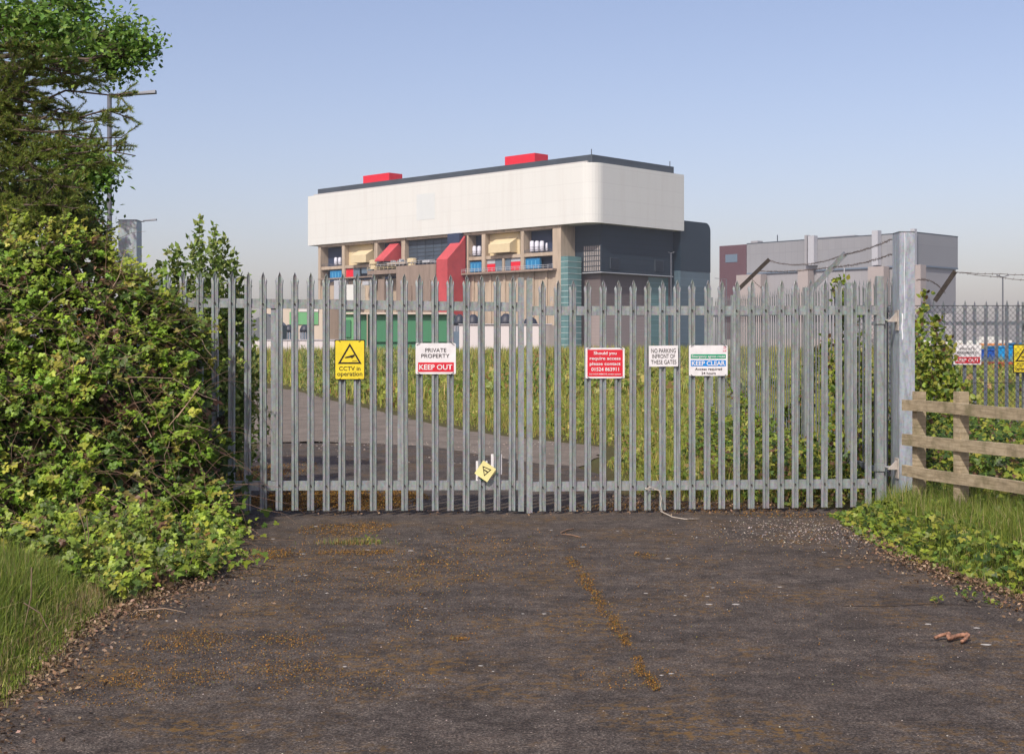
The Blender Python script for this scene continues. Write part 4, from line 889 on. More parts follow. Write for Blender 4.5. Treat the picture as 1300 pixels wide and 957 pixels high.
mid_box('wall', WW, g, 583, 700, 412, 200, 20); mid_box('roof', LGW, g, 582, 701, 411, 199.8, 20.4, 0, 412); mid_box('dark_doorway', GREYW, g, 574, 583, 421, 200.2, 3); mid_box('grey_annexe', CONC3, g, 690, 706, 413, 199, 10)
g = empty('white_tent_roof_store', P(500, 447, 170), 'low store with a bright white roof in front of the green shed', 'shed')
mid_box('wall', CRW, g, 446, 545, 447, 170, 8, 0); bm = bmesh.new(); Z = 169.6
prism(bm, [P(444, 448, Z), P(446, 444.5, Z), P(512, 444.5, Z), P(547, 451, Z)], [P(444, 448, Z)+Vector((0, 9, 0)), P(446, 444.5, Z)+Vector((0, 9, 0)), P(512, 444.5, Z)+Vector((0, 9, 0)), P(547, 451, Z)+Vector((0, 9, 0))]); from_bm('roof', bm, WHITE_CLAD, g)
# objects beyond the right fence
def container(label, px0, px1, py0, py1, Z, c, mat_name):
    x0, x1 = (px0-650)/F*Z, (px1-650)/F*Z; z1 = EYE+(HOR-py0)/F*Z; z0 = EYE+(HOR-py1)/F*Z; m = simple(mat_name, c, .5)
    g = empty('container', ((x0+x1)/2, Z+1.2, z0), label, 'container', 'containers beyond the right fence')
    box_obj('body', m, g, x0, x1, Z, Z+2.4, z0, z1)
    n = 7
    for k in range(n): xx = lerp(x0, x1, (k+.5)/n); box_obj('rib', m, g, xx-.05, xx+.05, Z-.05, Z-.001, z0+.1, z1-.1)
    box_obj('top_rail', m, g, x0-.03, x1+.03, Z-.06, Z+2.46, z1, z1+.1)
container('dark blue container beside the distant private property sign', 1240, 1264, 445, 461, 95, (.01, .09, .42, 1), 'deep_blue_paint'); container('light blue container left of the distant CCTV sign', 1267, 1292, 441, 459.5, 96, (.01, .27, .58, 1), 'light_blue_paint')
container('light blue container at the right edge', 1294, 1330, 437, 459, 98, (.02, .25, .55, 1), 'light_blue_paint_two'); container('small red container under the blue ones', 1264, 1300, 462, 478, 80, (.45, .05, .04, 1), 'red_oxide_paint')
container('brown red container low at the right edge', 1297, 1330, 470, 485, 70, (.22, .07, .045, 1), 'brown_paint')
g = empty('distant_works', P(1240, 447, 330), 'pale low works buildings beyond the right fence', 'building')
mid_box('pale_wall', WHITE_CLAD, g, 1160, 1285, 432, 330, 20); mid_box('grey_hall', GREYC2, g, 1180, 1243, 398, 360, 20); mid_box('cream_wall', CRW, g, 1160, 1222, 436, 320, 5)
mid_box('orange_trim', simple('orange_trim', (.6, .22, .06, 1), .6), g, 1245, 1300, 436, 318, 1, 0, 439)

# ================================================================ vegetation
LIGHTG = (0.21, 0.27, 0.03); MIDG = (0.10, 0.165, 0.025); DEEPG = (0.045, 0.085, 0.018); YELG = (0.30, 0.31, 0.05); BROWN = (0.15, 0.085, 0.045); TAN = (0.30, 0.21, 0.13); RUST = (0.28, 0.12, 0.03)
def smooth_noise3(C, s, seed): return (vnoise(C[:, 0]+C[:, 1]*.5, C[:, 2]+C[:, 1]*.3, s, seed)+vnoise(C[:, 0]-C[:, 2]*.4, C[:, 1]*1.3+C[:, 2], s*1.7, seed+1))/2

# ---- left bramble thicket
XR = ([0.0, .2, 1.0, 1.6, 1.9, 2.15, 2.4, 2.75], [-2.45, -2.54, -2.80, -2.98, -3.15, -3.4, -3.7, -4.05])
def bush_front(X, z):
    return 10.6+0.95*z+np.maximum(0, X+4.3)*0.95+0.55*vnoise(X, z, 2.0, 5)+0.22*vnoise(X, z, 5, 9)
def bush_points(N, depth, push=0.0):
    X = rng.uniform(-8.5, -2.3, N*3); z = rng.uniform(0.02, 3.0, N*3)
    xr = np.interp(z, XR[0], XR[1])+0.30*vnoise(z*1.4, X, 2, 1)-.05; top = 2.66+0.22*vnoise(X*1.2, X*0, 2.6, 3)
    ok = (X < xr) & (z < top); X, z = X[ok][:N], z[ok][:N]
    Y = bush_front(X, z)+push+rng.exponential(depth, len(X))
    return np.stack([X, Y, z+ground_h(X, Y)*0], 1)
thicket = empty('bramble_thicket', (-4.5, 12.5, 0), 'tangled bramble thicket swallowing the left end of the gate', 'bush')
def sprigs(centres, per, length, size, colours, name, parent, out=(-.1, -.9, .5)):
    N = len(centres); d = unit(np.array(out)+rng.normal(0, .6, (N, 3))); L = rng.uniform(*length, N); base = palette(N, colours, .16)
    f = np.tile(np.linspace(.1, 1, per), (N, 1)); P_ = centres[:, None]+d[:, None]*(L[:, None]*f)[..., None]; P_[..., 2] -= .5*(L[:, None]*f)**2*1.2
    C = P_.reshape(-1, 3)+rng.normal(0, .016, (N*per, 3)); fl = f.ravel()[:, None]
    cc = np.repeat(base, per, 0)*(1+.35*(fl-.5))*np.clip(1+rng.normal(0, .16, (N*per, 1)), .5, 1.6); sz = rng.uniform(*size, N*per)*(1.15-.45*f.ravel())*np.repeat(rng.choice([.7, 1, 1.35], N, p=[.35, .45, .2]), per)
    growth = np.repeat(d, per, 0)+rng.normal(0, .9, (N*per, 3)); C[:, 2] = np.maximum(C[:, 2], .02)
    leaves(name, C, sz, np.clip(cc, .004, .6), TRI, LEAF, parent, (-.15, -.6, .85), .38, growth)['kind'] = 'stuff'
    np_tubes('sprig_stems', P_[:, ::max(1, per//3)], .0028, .0015, STEM, parent)['kind'] = 'stuff'
C = bush_points(7200, 0.09); nz = smooth_noise3(C, 2.2, 4); keep = rng.random(len(C)) < np.clip(0.70+1.9*nz-.35*np.exp(-((C[:, 0]+4.6)**2/.5+(C[:, 2]-.75)**2/.12)), 0.05, 1); C = C[keep]; bright = smooth_noise3(C, 1.2, 21) > -.02
sprigs(C[bright], 9, (.10, .30), (.028, .056), [(4, (.26, .37, .04)), (4, (.17, .28, .03)), (1.2, (.38, .39, .06)), (.8, MIDG), (.05, RUST)], 'foliage', thicket)
sprigs(C[~bright], 9, (.08, .26), (.026, .052), [(3, (.11, .20, .025)), (3.5, (.18, .28, .03)), (1, (.24, .22, .05)), (.7, BROWN), (.7, (.05, .09, .02))], 'foliage', thicket)
# loose shoots breaking the outline along the crest and the right shoulder
X = np.concatenate([rng.uniform(-6.2, -3.7, 130), rng.uniform(-3.9, -2.95, 80)]); zc = np.interp(-X, [2.9, 3.0, 3.2, 3.45, 3.75, 4.1], [1.0, 1.6, 1.9, 2.15, 2.4, 2.68]); C = np.stack([X, bush_front(X, zc)+.3, zc-.05+rng.uniform(-.1, .1, len(X))], 1)
sprigs(C, 9, (.18, .50), (.034, .060), [(4, (.25, .31, .035)), (3, (.17, .24, .03)), (1, (.32, .30, .05))], 'shoots', thicket, (.15, -.2, 1.1))
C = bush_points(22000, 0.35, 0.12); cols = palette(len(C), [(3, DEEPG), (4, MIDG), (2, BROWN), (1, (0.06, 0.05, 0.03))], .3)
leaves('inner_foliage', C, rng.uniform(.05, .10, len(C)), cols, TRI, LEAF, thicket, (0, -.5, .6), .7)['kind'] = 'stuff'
C = bush_points(9000, 0.08); keep = smooth_noise3(C, 2.3, 8) > 0.02; C = C[keep]; cols = palette(len(C), [(3, BROWN), (1.5, TAN), (1, (.08, .05, .03))], .3)
leaves('dead_leaves', C, rng.uniform(.03, .06, len(C)), cols, OVAL4, DRY, thicket, (0, -.4, .4), 1.0)['kind'] = 'stuff'
def arching(N, region, length, up=0.3, sag=0.5):
    S = region(N); K = 7; t = np.linspace(0, 1, K); a = rng.uniform(0, 2*math.pi, len(S)); d = np.stack([np.cos(a)+.3, np.sin(a)*.35-.25, rng.normal(up, .7, len(S))], 1); d = unit(d)
    L = rng.uniform(*length, len(S))
    P_ = S[:, None, :]+d[:, None, :]*(L[:, None]*t)[..., None]; P_[..., 2] -= sag*(L[:, None]*t)**2; P_ += rng.normal(0, .012, P_.shape)
    P_[..., 2] = np.maximum(P_[..., 2], .02); return P_
np_tubes('stems', arching(1600, lambda n: bush_points(n, .12), (.2, .9)), .0028, .0014, STEM, thicket)['kind'] = 'stuff'
np_tubes('pale_stems', arching(110, lambda n: bush_points(n, .02, -.06), (.3, .9), .2, .4), .004, .002, simple('pale_dead_stem', (.38, .28, .19, 1), .8), thicket)['kind'] = 'stuff'
# brambles spilling forward over the verge to the tarmac edge
def patch_points(poly, n, h, seed=3):
    P2 = np.array(poly); x = rng.uniform(P2[:, 0].min(), P2[:, 0].max(), n*4); y = rng.uniform(P2[:, 1].min(), P2[:, 1].max(), n*4); ok = inside(poly, x, y); x, y = x[ok][:n], y[ok][:n]
    d = np.clip(dist_poly(poly, x, y)/.5, .1, 1); return np.stack([x, y, ground_h(x, y)+.03+h*d*rng.random(len(x))*(1+.5*vnoise(x, y, 3, seed))], 1)
spill = [(-2.56, 9.3), (-2.42, 9.8), (-2.2, 10.4), (-2.4, 12.4), (-3.2, 12.4), (-6.2, 11.4), (-6.2, 10.8), (-4.2, 10.6), (-3.2, 10.0)]
C = patch_points(spill, 1150, .36); k = smooth_noise3(C, 1.6, 31) > -.12
sprigs(C[k], 8, (.08, .26), (.028, .056), [(3, (.26, .33, .04)), (4, (.15, .22, .03)), (1, (.36, .34, .06)), (2, (.08, .13, .02)), (.7, BROWN)], 'spilling_foliage', thicket, (.1, -.5, .8))
# sprays reaching over the gate
def spray(px0, py0, px1, py1, Z0, Z1, n=9, sz=.06, parent=None):
    a, b = np.array(P(px0, py0, Z0)), np.array(P(px1, py1, Z1)); t = np.linspace(0, 1, 7)[:, None]; line = a+(b-a)*t; line[:, 2] -= .12*4*(t[:, 0]*(1-t[:, 0]))*-.5
    f = rng.random(n); C = a+(b-a)*f[:, None]; C[:, 2] += .12*2*f*(1-f); C += rng.normal(0, .045, (n, 3)); return line, C
SL, SC = [], []
for k in range(46):
    py = rng.uniform(375, 640); x0 = rng.uniform(190, 225); ln, c = spray(x0, py, x0+rng.uniform(15, 62)*(1 if py < 560 else .8), py-rng.uniform(-10, 45), 13.4, 13.7, 16); SL.append(ln); SC.append(c)
for k in range(75):   # low runners creeping over the tarmac edge
    x0 = rng.uniform(120, 280); y0 = rng.uniform(640, 716)-max(0, x0-250)*.5; Zg = EYE*F/(y0+12-HOR); ln, c = spray(x0, y0, x0+rng.uniform(15, 60), y0+rng.uniform(0, 26), Zg, Zg-.5, 18); SL.append(ln); c[:, 2] = np.maximum(c[:, 2], .03); SC.append(c)
np_tubes('runner_stems', np.array(SL), .004, .002, STEM, thicket)['kind'] = 'stuff'; C = np.concatenate(SC)
leaves('runner_leaves', C, rng.uniform(.03, .058, len(C)), palette(len(C), [(3, LIGHTG), (4, MIDG), (1.2, YELG), (1, DEEPG), (.08, RUST)], .2), TRI, LEAF, thicket, (0, -.5, .9), .4)['kind'] = 'stuff'

# ---- generic tree made of leafy clumps on limbs
def limb_path(a, b, n=6, bend=.15):
    a, b = np.array(a, float), np.array(b, float); t = np.linspace(0, 1, n)[:, None]; p = a+(b-a)*t; L = np.linalg.norm(b-a)
    p[1:-1] += rng.normal(0, bend*L*.25, (n-2, 3)); return p
def clump_tree(name, label, base, fork, clumps, leaf, leaf_size, cols, per, trunk_r, cat='tree', nrm=(0, -.3, .8), spread=.7, twig=0.25):
    """clumps: (px, py, Z, radius px)"""
    g = empty(name, (base[0], base[1], 0), label, cat); bm = bmesh.new()
    tp = limb_path((*base, -0.1), fork, 6, .1); tube(bm, [Vector(p) for p in tp], list(np.linspace(trunk_r, trunk_r*.6, 6)), 8)
    CC = []; TW = []
    for (px, py, Z, rp) in clumps:
        c = np.array(P(px, py, Z)); r = rp/F*Z; s = np.array(tp[rng.integers(3, 6)])
        zz_ = max(.5, min(c[2]-.25, tp[-1][2])); s = np.array([np.interp(zz_, tp[:, 2], tp[:, 0]), np.interp(zz_, tp[:, 2], tp[:, 1]), zz_]); lp = limb_path(s, c, 6, .18); tube(bm, [Vector(p) for p in lp], list(np.linspace(trunk_r*.28, .006, 6)), 5)
        nt = max(6, int(per/9)); d = unit(rng.normal(0, 1, (nt, 3))); rr = r*rng.random(nt)**.45; ends = c+d*rr[:, None]*np.array([1, 1, .75]); st = c+(lp[4]-c)*rng.random((nt, 1))
        TW.append(np.stack([st, (st+ends)/2+rng.normal(0, .04, (nt, 3)), ends], 1))
        k = rng.integers(0, nt, per); CC.append(ends[k]+rng.normal(0, leaf_size*1.5, (per, 3)))
    from_bm('trunk', bm, BARK, g, True); np_tubes('twigs', np.concatenate(TW), .006, .0025, BARK, g)['kind'] = 'stuff'
    C = np.concatenate(CC); C = C[C[:, 2] > .05]
    leaves('crown', C, rng.uniform(.7, 1.2, len(C))*leaf_size, palette(len(C), cols, .2), leaf, LEAF, g, nrm, spread)
    return g
# poplar-like broadleaf, upper left
pc = [(10, 20, 13.4, 26), (50, 25, 13.4, 24), (85, 45, 13.4, 18), (20, -20, 17, 40), (75, 0, 17, 34), (98, 12, 17.2, 20), (60, 30, 17, 22), (105, 38, 17, 12), (35, 60, 17, 34), (140, 50, 16.8, 22), (160, 42, 16.8, 14), (178, 58, 16.6, 12), (150, 70, 16.8, 18), (120, 60, 17, 18), (165, 68, 16.6, 12), (140, 85, 16.8, 13), (90, 85, 17, 22),
      (-20, 120, 17, 60), (20, 170, 17, 40), (60, 200, 17, 30), (90, 210, 16.6, 20), (108, 225, 16.4, 15), (122, 218, 16.4, 8), (95, 245, 16.4, 17), (45, 240, 17, 35), (125, 222, 16.4, 9), (100, 195, 16.4, 10), (80, 265, 16.6, 22), (20, 270, 17, 40), (118, 275, 16.4, 14), (-30, 40, 17, 50)]
clump_tree('broadleaf_tree', 'broadleaf tree with dark heart shaped leaves at the top left', (-6.9, 17.4), (-6.5, 17.3, 6.2), pc, OVAL4, .075, [(3, (.10, .20, .03)), (3, (.15, .27, .04)), (1.5, (.22, .33, .06))], 380, .16, spread=.9)
# pine
def pine():
    g = empty('pine_tree', (-6.4, 14.6, 0), 'pine tree with olive needles and long drooping branches at the left', 'tree'); bm = bmesh.new(); tp = limb_path((-6.4, 14.6, -.1), (-6.1, 14.5, 6.2), 8, .05)
    tube(bm, [Vector(p) for p in tp], list(np.linspace(.17, .05, 8)), 8); twigs = []; tuft = []; tdir = []
    br = [(-10, 60, 14.4), (40, 95, 14), (100, 85, 14), (135, 95, 13.8), (120, 100, 13.8), (172, 118, 13.6), (60, 125, 14), (20, 140, 14), (90, 150, 14), (165, 150, 13.6), (140, 150, 13.6), (110, 165, 13.8), (172, 198, 13.5), (150, 185, 13.5), (130, 205, 13.6), (50, 175, 14), (10, 190, 14), (30, 60, 14.2), (80, 110, 13.8), (155, 175, 13.6),
          (10, 230, 14), (50, 250, 13.8), (80, 240, 13.8), (20, 280, 13.8), (60, 285, 13.8), (95, 290, 13.8), (-10, 110, 14.3), (10, 90, 13.9), (60, 200, 13.8), (30, 215, 13.7), (85, 185, 13.8), (5, 155, 13.9), (40, 120, 13.8), (95, 265, 13.6), (40, 270, 13.6), (110, 240, 13.7), (70, 60, 14.2), (148, 205, 13.6), (0, 20, 14.4), (30, 300, 13.6), (0, 320, 13.6), (70, 320, 13.6), (40, 340, 13.8)]
    for (px, py, Z) in br:
        e = np.array(P(px, py, Z)); zz_ = float(np.clip(e[2]+rng.uniform(-.25, .35), .6, 6.1)); s = np.array([np.interp(zz_, tp[:, 2], tp[:, 0]), np.interp(zz_, tp[:, 2], tp[:, 1]), zz_]); lp = limb_path(s, e, 9, .10); tube(bm, [Vector(p) for p in lp], list(np.linspace(.028, .005, 9)), 5)
        for k in range(58 if px < 100 else 34):
            f = rng.uniform(.30, 1)**.8; i = min(7, int(f*8)); q = lp[i]+(lp[i+1]-lp[i])*(f*8-i); ax = unit((lp[-1]-lp[2])[None])[0]
            d = unit((ax*rng.uniform(.5, 1.2)+rng.normal(0, .55, 3)*np.array([1, 1, .65])+np.array([0, 0, .12]))[None])[0]; L = rng.uniform(.10, .34)*(1.15-.45*f); en = q+d*L
            twigs.append([q, (q+en)/2+rng.normal(0, .012, 3), en])
            for m in np.linspace(.35, 1.0, 7): tuft.append(q+(en-q)*m); tdir.append(d)
    from_bm('trunk', bm, BARK, g, True); np_tubes('twigs', np.array(twigs), .005, .003, BARK, g)['kind'] = 'stuff'
    T = np.repeat(np.array(tuft), 14, 0); D = np.repeat(np.array(tdir), 14, 0); N = len(T); d = unit(D+rng.normal(0, .55, (N, 3))+np.array([0, 0, .15])); L = rng.uniform(.03, .055, N)[:, None]; w = unit(np.cross(d, rng.normal(0, 1, (N, 3))))*.0034
    V = np.stack([T-w, T+w, T+d*L], 1).reshape(-1, 3); cols = palette(N, [(3, (.22, .30, .055)), (2, (.32, .36, .08)), (2, (.14, .22, .04)), (.6, (.30, .21, .08))], .2)
    np_mesh('crown', V, np.arange(N*3).reshape(-1, 3), np.repeat(cols, 3, 0), LEAF, g)
pine()
# dense dark evergreen mass between pine and thicket
cl = [(rng.uniform(-40, 95), rng.uniform(225, 330), 14.6+rng.uniform(-.3, .5), rng.uniform(18, 34)) for _ in range(22)]+[(110, 290, 14.3, 16), (125, 300, 14.2, 12), (100, 262, 14.4, 12)]
clump_tree('hawthorn_bush', 'dense scrubby bush with thin brown stems above the brambles on the left', (-5.4, 14.9), (-5.3, 14.8, 2.0), cl, OVAL4, .045, [(3, (.12, .17, .03)), (3, (.18, .23, .045)), (1.2, (.15, .09, .045)), (1, (.06, .09, .02))], 480, .08, 'bush')
# willow shrub behind the left leaf
def upright_shrub(name, label, base, tips, leafc, leaf_size, per, tmpl=LANCE, mat=LEAF, stem_r=.008, f0=.25):
    g = empty(name, (base[0], base[1], 0), label, 'bush'); lines = []; CC = []; DD = []
    for (px, py, Z) in tips:
        e = np.array(P(px, py, Z)); s = np.array([base[0]+rng.normal(0, .35)+(e[0]-base[0])*.5, base[1]+rng.normal(0, .25), 0.0]); mid = (s+e)/2+np.array([(e[0]-s[0])*-.15, 0, .1]); t = np.linspace(0, 1, 7)[:, None]
        ln = (1-t)**2*s+2*t*(1-t)*mid+t*t*e; lines.append(ln); f = rng.uniform(f0, 1.0, per); i = np.minimum(5, (f*6).astype(int)); q = ln[i]+(ln[i+1]-ln[i])*(f*6-i)[:, None]
        q = q+rng.normal(0, .075, (per, 3))*(1.35-f)[:, None]; CC.append(q); DD.append(unit(rng.normal(0, .8, (per, 3))+np.array([0, 0, .8])))
    np_tubes('stems', np.array(lines), stem_r, .002, simple('shrub_stem', (.13, .11, .06, 1), .8), g)['kind'] = 'stuff'
    C = np.concatenate(CC); D = np.concatenate(DD); leaves('crown', C, rng.uniform(.7, 1.2, len(C))*leaf_size, palette(len(C), leafc, .18), tmpl, mat, g, (0, -.6, .5), .6, D); return g
tips = [(253, 277, 16.6), (286, 300, 16.8), (268, 305, 16.4), (300, 335, 16.9), (308, 352, 17), (240, 300, 16.2), (228, 312, 16.3), (216, 318, 16.4), (205, 332, 16.2), (190, 345, 16), (278, 325, 16.9), (262, 330, 16.5), (245, 325, 16.7), (295, 350, 16.9), (180, 350, 16), (222, 340, 16.5),
        (305, 380, 17), (312, 400, 17), (290, 390, 16.6), (270, 380, 16.4), (250, 370, 16.4), (232, 380, 16.2), (300, 430, 17), (316, 440, 17.2), (285, 440, 16.6), (262, 440, 16.4), (240, 450, 16.3), (310, 480, 17), (290, 500, 16.8), (270, 500, 16.4), (300, 530, 17), (250, 520, 16.3), (316, 505, 17.2), (210, 360, 16), (295, 300+20, 16.7), (272, 290, 16.6)]
upright_shrub('willow_shrub', 'pale green willow shrub growing behind the left end of the gate', (-3.7, 16.6), tips, [(3, (.24, .32, .07)), (3, (.16, .24, .04)), (2, (.33, .38, .12)), (1, (.09, .15, .03))], .08, 330, OVAL4)
# ivy-like growth on the side fence, and bramble by the post and chain link
tips = [(1062, 352, 17.6), (1066, 348, 17.6), (1058, 362, 17.4), (1070, 370, 17.4), (1084, 395, 16.8), (1050, 420, 17.8), (1064, 430, 17.4), (1040, 440, 18.5), (1076, 450, 17), (1030, 470, 19), (1016, 500, 19.5), (1000, 515, 20), (985, 530, 21), (960, 530, 22), (940, 500, 23), (922, 460, 25), (926, 480, 24.5), (935, 520, 23.5), (1090, 470, 16.5), (1098, 520, 16.2), (1080, 530, 16.6), (1060, 540, 17.2), (1035, 555, 18), (1055, 480, 17.4), (1070, 500, 17)]
for i, (b, sub) in enumerate((((4.15, 16.6), [t for t in tips if t[0] >= 1050]), ((3.95, 20.5), [t for t in tips if t[0] < 1050]))):
    upright_shrub('climbing_bramble', ('bramble climbing the side fence just behind the right end of the gate', 'lower bramble growing along the far part of the side fence')[i], b, sub, [(3, MIDG), (4, LIGHTG), (2, YELG), (1, BROWN), (.3, RUST)], .07, 190, ROUND, f0=.1)
tips = [(1175, 370, 19.5), (1168, 395, 19.5), (1182, 410, 19), (1170, 430, 19), (1190, 425, 19), (1205, 430, 19), (1180, 440, 19), (1172, 460, 18.5), (1196, 455, 19), (1185, 480, 18.5), (1210, 470, 19), (1170, 500, 18), (1200, 500, 18.5), (1225, 490, 18.5), (1165, 450, 18.5), (1192, 400, 19), (1240, 505, 18)]
upright_shrub('bramble_bush', 'bramble scrambling up the chain link right beside the tall gate post', (5.5, 18.6), tips, [(3, MIDG), (4, LIGHTG), (2, YELG), (1, BROWN)], .08, 170, ROUND, f0=.2)
# ---- low cover: generic patch of leafy weeds
def in_frame_w(x, y, margin=60): px = 650+x/y*F; return (px > -margin) & (px < 1300+margin)
def weed_patch(name, label, poly, N, hmax, cols, size, tmpl=TRI, mat=LEAF, nrm=(0, -.4, .9), spread=.45, edge=.35, stuff=True):
    P2 = np.array(poly); x = rng.uniform(P2[:, 0].min(), P2[:, 0].max(), N*4); y = rng.uniform(P2[:, 1].min(), P2[:, 1].max(), N*4); ok = inside(poly, x, y); x, y = x[ok][:N], y[ok][:N]
    d = dist_poly(poly, x, y); mound = np.clip(d/edge, .12, 1)*hmax*(.65+.5*vnoise(x, y, 3.0, 6)); z = ground_h(x, y)+np.maximum(.015, mound*rng.random(len(x))**.45)
    o = leaves(name, np.stack([x, y, z], 1), rng.uniform(*size, len(x)), palette(len(x), cols, .22), tmpl, mat, None, nrm, spread); return tag(o, label, 'plants', kind='stuff')
GP = [(3, MIDG), (3, LIGHTG), (1.5, YELG), (1, DEEPG)]
right_low = [(3.15, 14.6), (3.05, 12.6), (3.0, 11.4), (3.15, 10.3), (3.35, 9.2), (3.5, 8.3), (3.3, 7.6), (4.0, 7.2), (6.0, 7.2), (6.0, 12.4), (4.7, 13.2), (4.6, 14.9)]
weed_patch('nettles', 'low brambles and nettles spilling from the right verge under the timber fence', [(3.2, 14.4), (3.12, 12.6), (3.1, 11.4), (3.3, 10.3), (3.5, 9.2), (3.5, 8.2), (4.2, 7.4), (6, 7.4), (6, 12), (4.6, 14.6)], 9000, .30, GP, (.026, .052))
weed_patch('nettles', 'dense green brambles filling the gap behind the timber fence', [(4.25, 14.2), (4.3, 13.9), (4.8, 12), (8, 12), (9.5, 19.8), (4.4, 19.8), (4.3, 16)], 17000, .95, [(3, MIDG), (2, LIGHTG), (1.5, YELG), (2, DEEPG), (1, BROWN)], (.035, .065))
weed_patch('undergrowth', 'undergrowth along the foot of the side fence behind the gate', [(2.9, 15.2), (2.2, 16.2), (2.0, 18.5), (2.6, 22), (3.0, 26), (3.9, 26), (4.2, 16), (4.1, 15.2)], 9500, .55, [(3, MIDG), (2, LIGHTG), (2, YELG), (1.5, BROWN), (2, DEEPG)], (.035, .06))
weed_patch('undergrowth', 'undergrowth below the willow shrub behind the left leaf', [(-3.15, 14.6), (-3.3, 17), (-3.9, 20), (-5.0, 26), (-7, 30), (-7, 15), (-4, 14.5)], 6000, .6, [(3, MIDG), (2, LIGHTG), (2, YELG), (1, BROWN), (2, DEEPG)], (.035, .06))
# ---- grasses
def scatter(poly, N, power=2.0):
    P2 = np.array(poly); y0, y1 = P2[:, 1].min(), P2[:, 1].max(); out = [np.empty((0, 2))]; tot = 0
    while tot < N:
        r = rng.random(N*3); y = 1/(1/y0-r*(1/y0-1/y1)) if power else rng.uniform(y0, y1, N*3)
        x = rng.uniform(P2[:, 0].min(), P2[:, 0].max(), N*3); ok = inside(poly, x, y)&in_frame_w(x, y, 160); c = np.stack([x[ok], y[ok]], 1); out.append(c); tot += len(c)
        if len(c) == 0: break
    return np.concatenate(out)[:N]
GCOL = [(3, (.16, .22, .03)), (3, (.11, .17, .022)), (2, (.24, .28, .05)), (1, (.36, .30, .14))]
def grass(label, poly, N, h, w, cols, lean=.35, power=0, name='grass', tuft=.8):
    p = scatter(poly, N, power); nz = vnoise(p[:, 0], p[:, 1], 2.2, 12); d = np.clip(dist_poly(poly, p[:, 0], p[:, 1])/.5, .25, 1)
    hh = rng.uniform(*h, len(p))*d*(1+.35*nz*tuft); nz = nz+.8*vnoise(p[:, 0], p[:, 1]*.5, 7.5, 4); B_ = np.concatenate([p, ground_h(p[:, 0], p[:, 1])[:, None]-.01], 1); c = palette(len(p), cols, .2)*(1+.25*nz)[:, None]
    o = blades(name, B_, np.abs(hh), w, np.clip(c, .005, 1), None, lean); return tag(o, label, 'grass', kind='stuff')
grass('long lush green grass on the near left verge', [(-2.40, 4.6), (-2.40, 7.0), (-2.54, 8.4), (-2.64, 9.3), (-3.0, 10.1), (-4.0, 10.7), (-6, 10.9), (-6, 4.6)], 38000, (.10, .38), .0065, GCOL, .55)
grass('dry straw coloured blades along the edge of the near left verge', [(-2.34, 4.6), (-2.34, 7.0), (-2.48, 8.4), (-2.35, 10.4), (-3.0, 10.4), (-3.1, 8.4), (-2.85, 7.0), (-2.85, 4.6)], 8200, (.08, .30), .005, [(3, (.36, .29, .15)), (2, (.25, .25, .07)), (2, (.24, .15, .08))], .9)
grass('tufty green grass on the right verge by the timber fence', [(3.3, 14.5), (3.25, 12.6), (3.2, 11.4), (3.4, 10.3), (3.65, 9.2), (3.8, 7.8), (4.4, 7.0), (6.5, 7.0), (6.5, 14), (4.6, 15)], 34000, (.12, .42), .006, GCOL, .5)
FCOL = [(3, (.26, .30, .05)), (3, (.34, .35, .07)), (1.6, (.16, .23, .03)), (2, (.46, .38, .13)), (.6, (.33, .17, .06))]
field = [(2.0, 15.6), (1.45, 16.4), (1.35, 20.5), (1.7, 22.2), (1.75, 24.7), (1.1, 26.1), (.25, 27.5), (-.7, 29.8), (-1.85, 33.5), (-3.5, 40.3), (-6.0, 49.3), (-9.3, 62.5), (-19, 90), (-40, 160), (75, 160), (40, 75), (22, 40), (12, 24), (10.5, 22), (4.2, 22), (4.2, 15.3)]
near_f = [p for p in field]; 
grass('rank yellow green grass of the near field behind the gate', [(2.0, 15.6), (1.45, 16.4), (1.35, 20.5), (1.7, 22.2), (1.75, 24.7), (1.1, 26.1), (.25, 27.5), (-.7, 29.8), (-1.85, 33.5), (-3.5, 40.3), (-3.5, 44), (24, 44), (12, 24), (4.2, 22), (4.2, 15.3)], 90000, (.08, .40), .009, FCOL, .55, 1)
grass('pale grass of the far field in front of the buildings', [(-3.5, 40.3), (-6.0, 49.3), (-9.3, 62.5), (-19, 90), (-45, 160), (75, 160), (40, 75), (24, 43)], 90000, (.18, .85), .03, FCOL, .6, 1, 'grass', 2.0)
grass('scrubby grass left of the gravel track behind the gate', [(-5.2, 26), (-6.6, 30.4), (-8.9, 40.8), (-12.8, 62), (-25, 90), (-45, 120), (-20, 40), (-8, 24), (-4.8, 20)], 14000, (.25, .7), .02, FCOL, .35, 1)
for lab, poly, n_, hm, sz_ in (('low mottled weeds through the near field grass behind the gate', [(1.5, 16.4), (1.4, 20.5), (1.75, 22.2), (1.8, 24.7), (.3, 27.6), (-1.8, 33.6), (-3.4, 40.4), (24, 40.4), (12, 24), (4.2, 22), (4.2, 15.5), (2.2, 15.6)], 9000, .30, (.03, .065)),
                            ('low mottled weeds through the far field grass', [(-3.4, 40.5), (-9, 62.5), (-14, 76), (34, 76), (24, 40.5)], 9000, .6, (.10, .22))):
    p = scatter(poly, n_*2, 1); kk = vnoise(p[:, 0], p[:, 1]*.6, 1.3, 17) > .05; p = p[kk]
    C = np.concatenate([p, (ground_h(p[:, 0], p[:, 1])+hm*rng.random(len(p))**.6)[:, None]], 1)
    tag(leaves('weeds', C, rng.uniform(*sz_, len(C)), palette(len(C), [(3, (.15, .21, .03)), (3, (.26, .30, .05)), (.6, (.30, .20, .08)), (.5, (.08, .12, .02)), (1, (.38, .35, .10))], .22), TRI, LEAF, None, (0, -.5, .7), .6), lab, 'plants', kind='stuff')
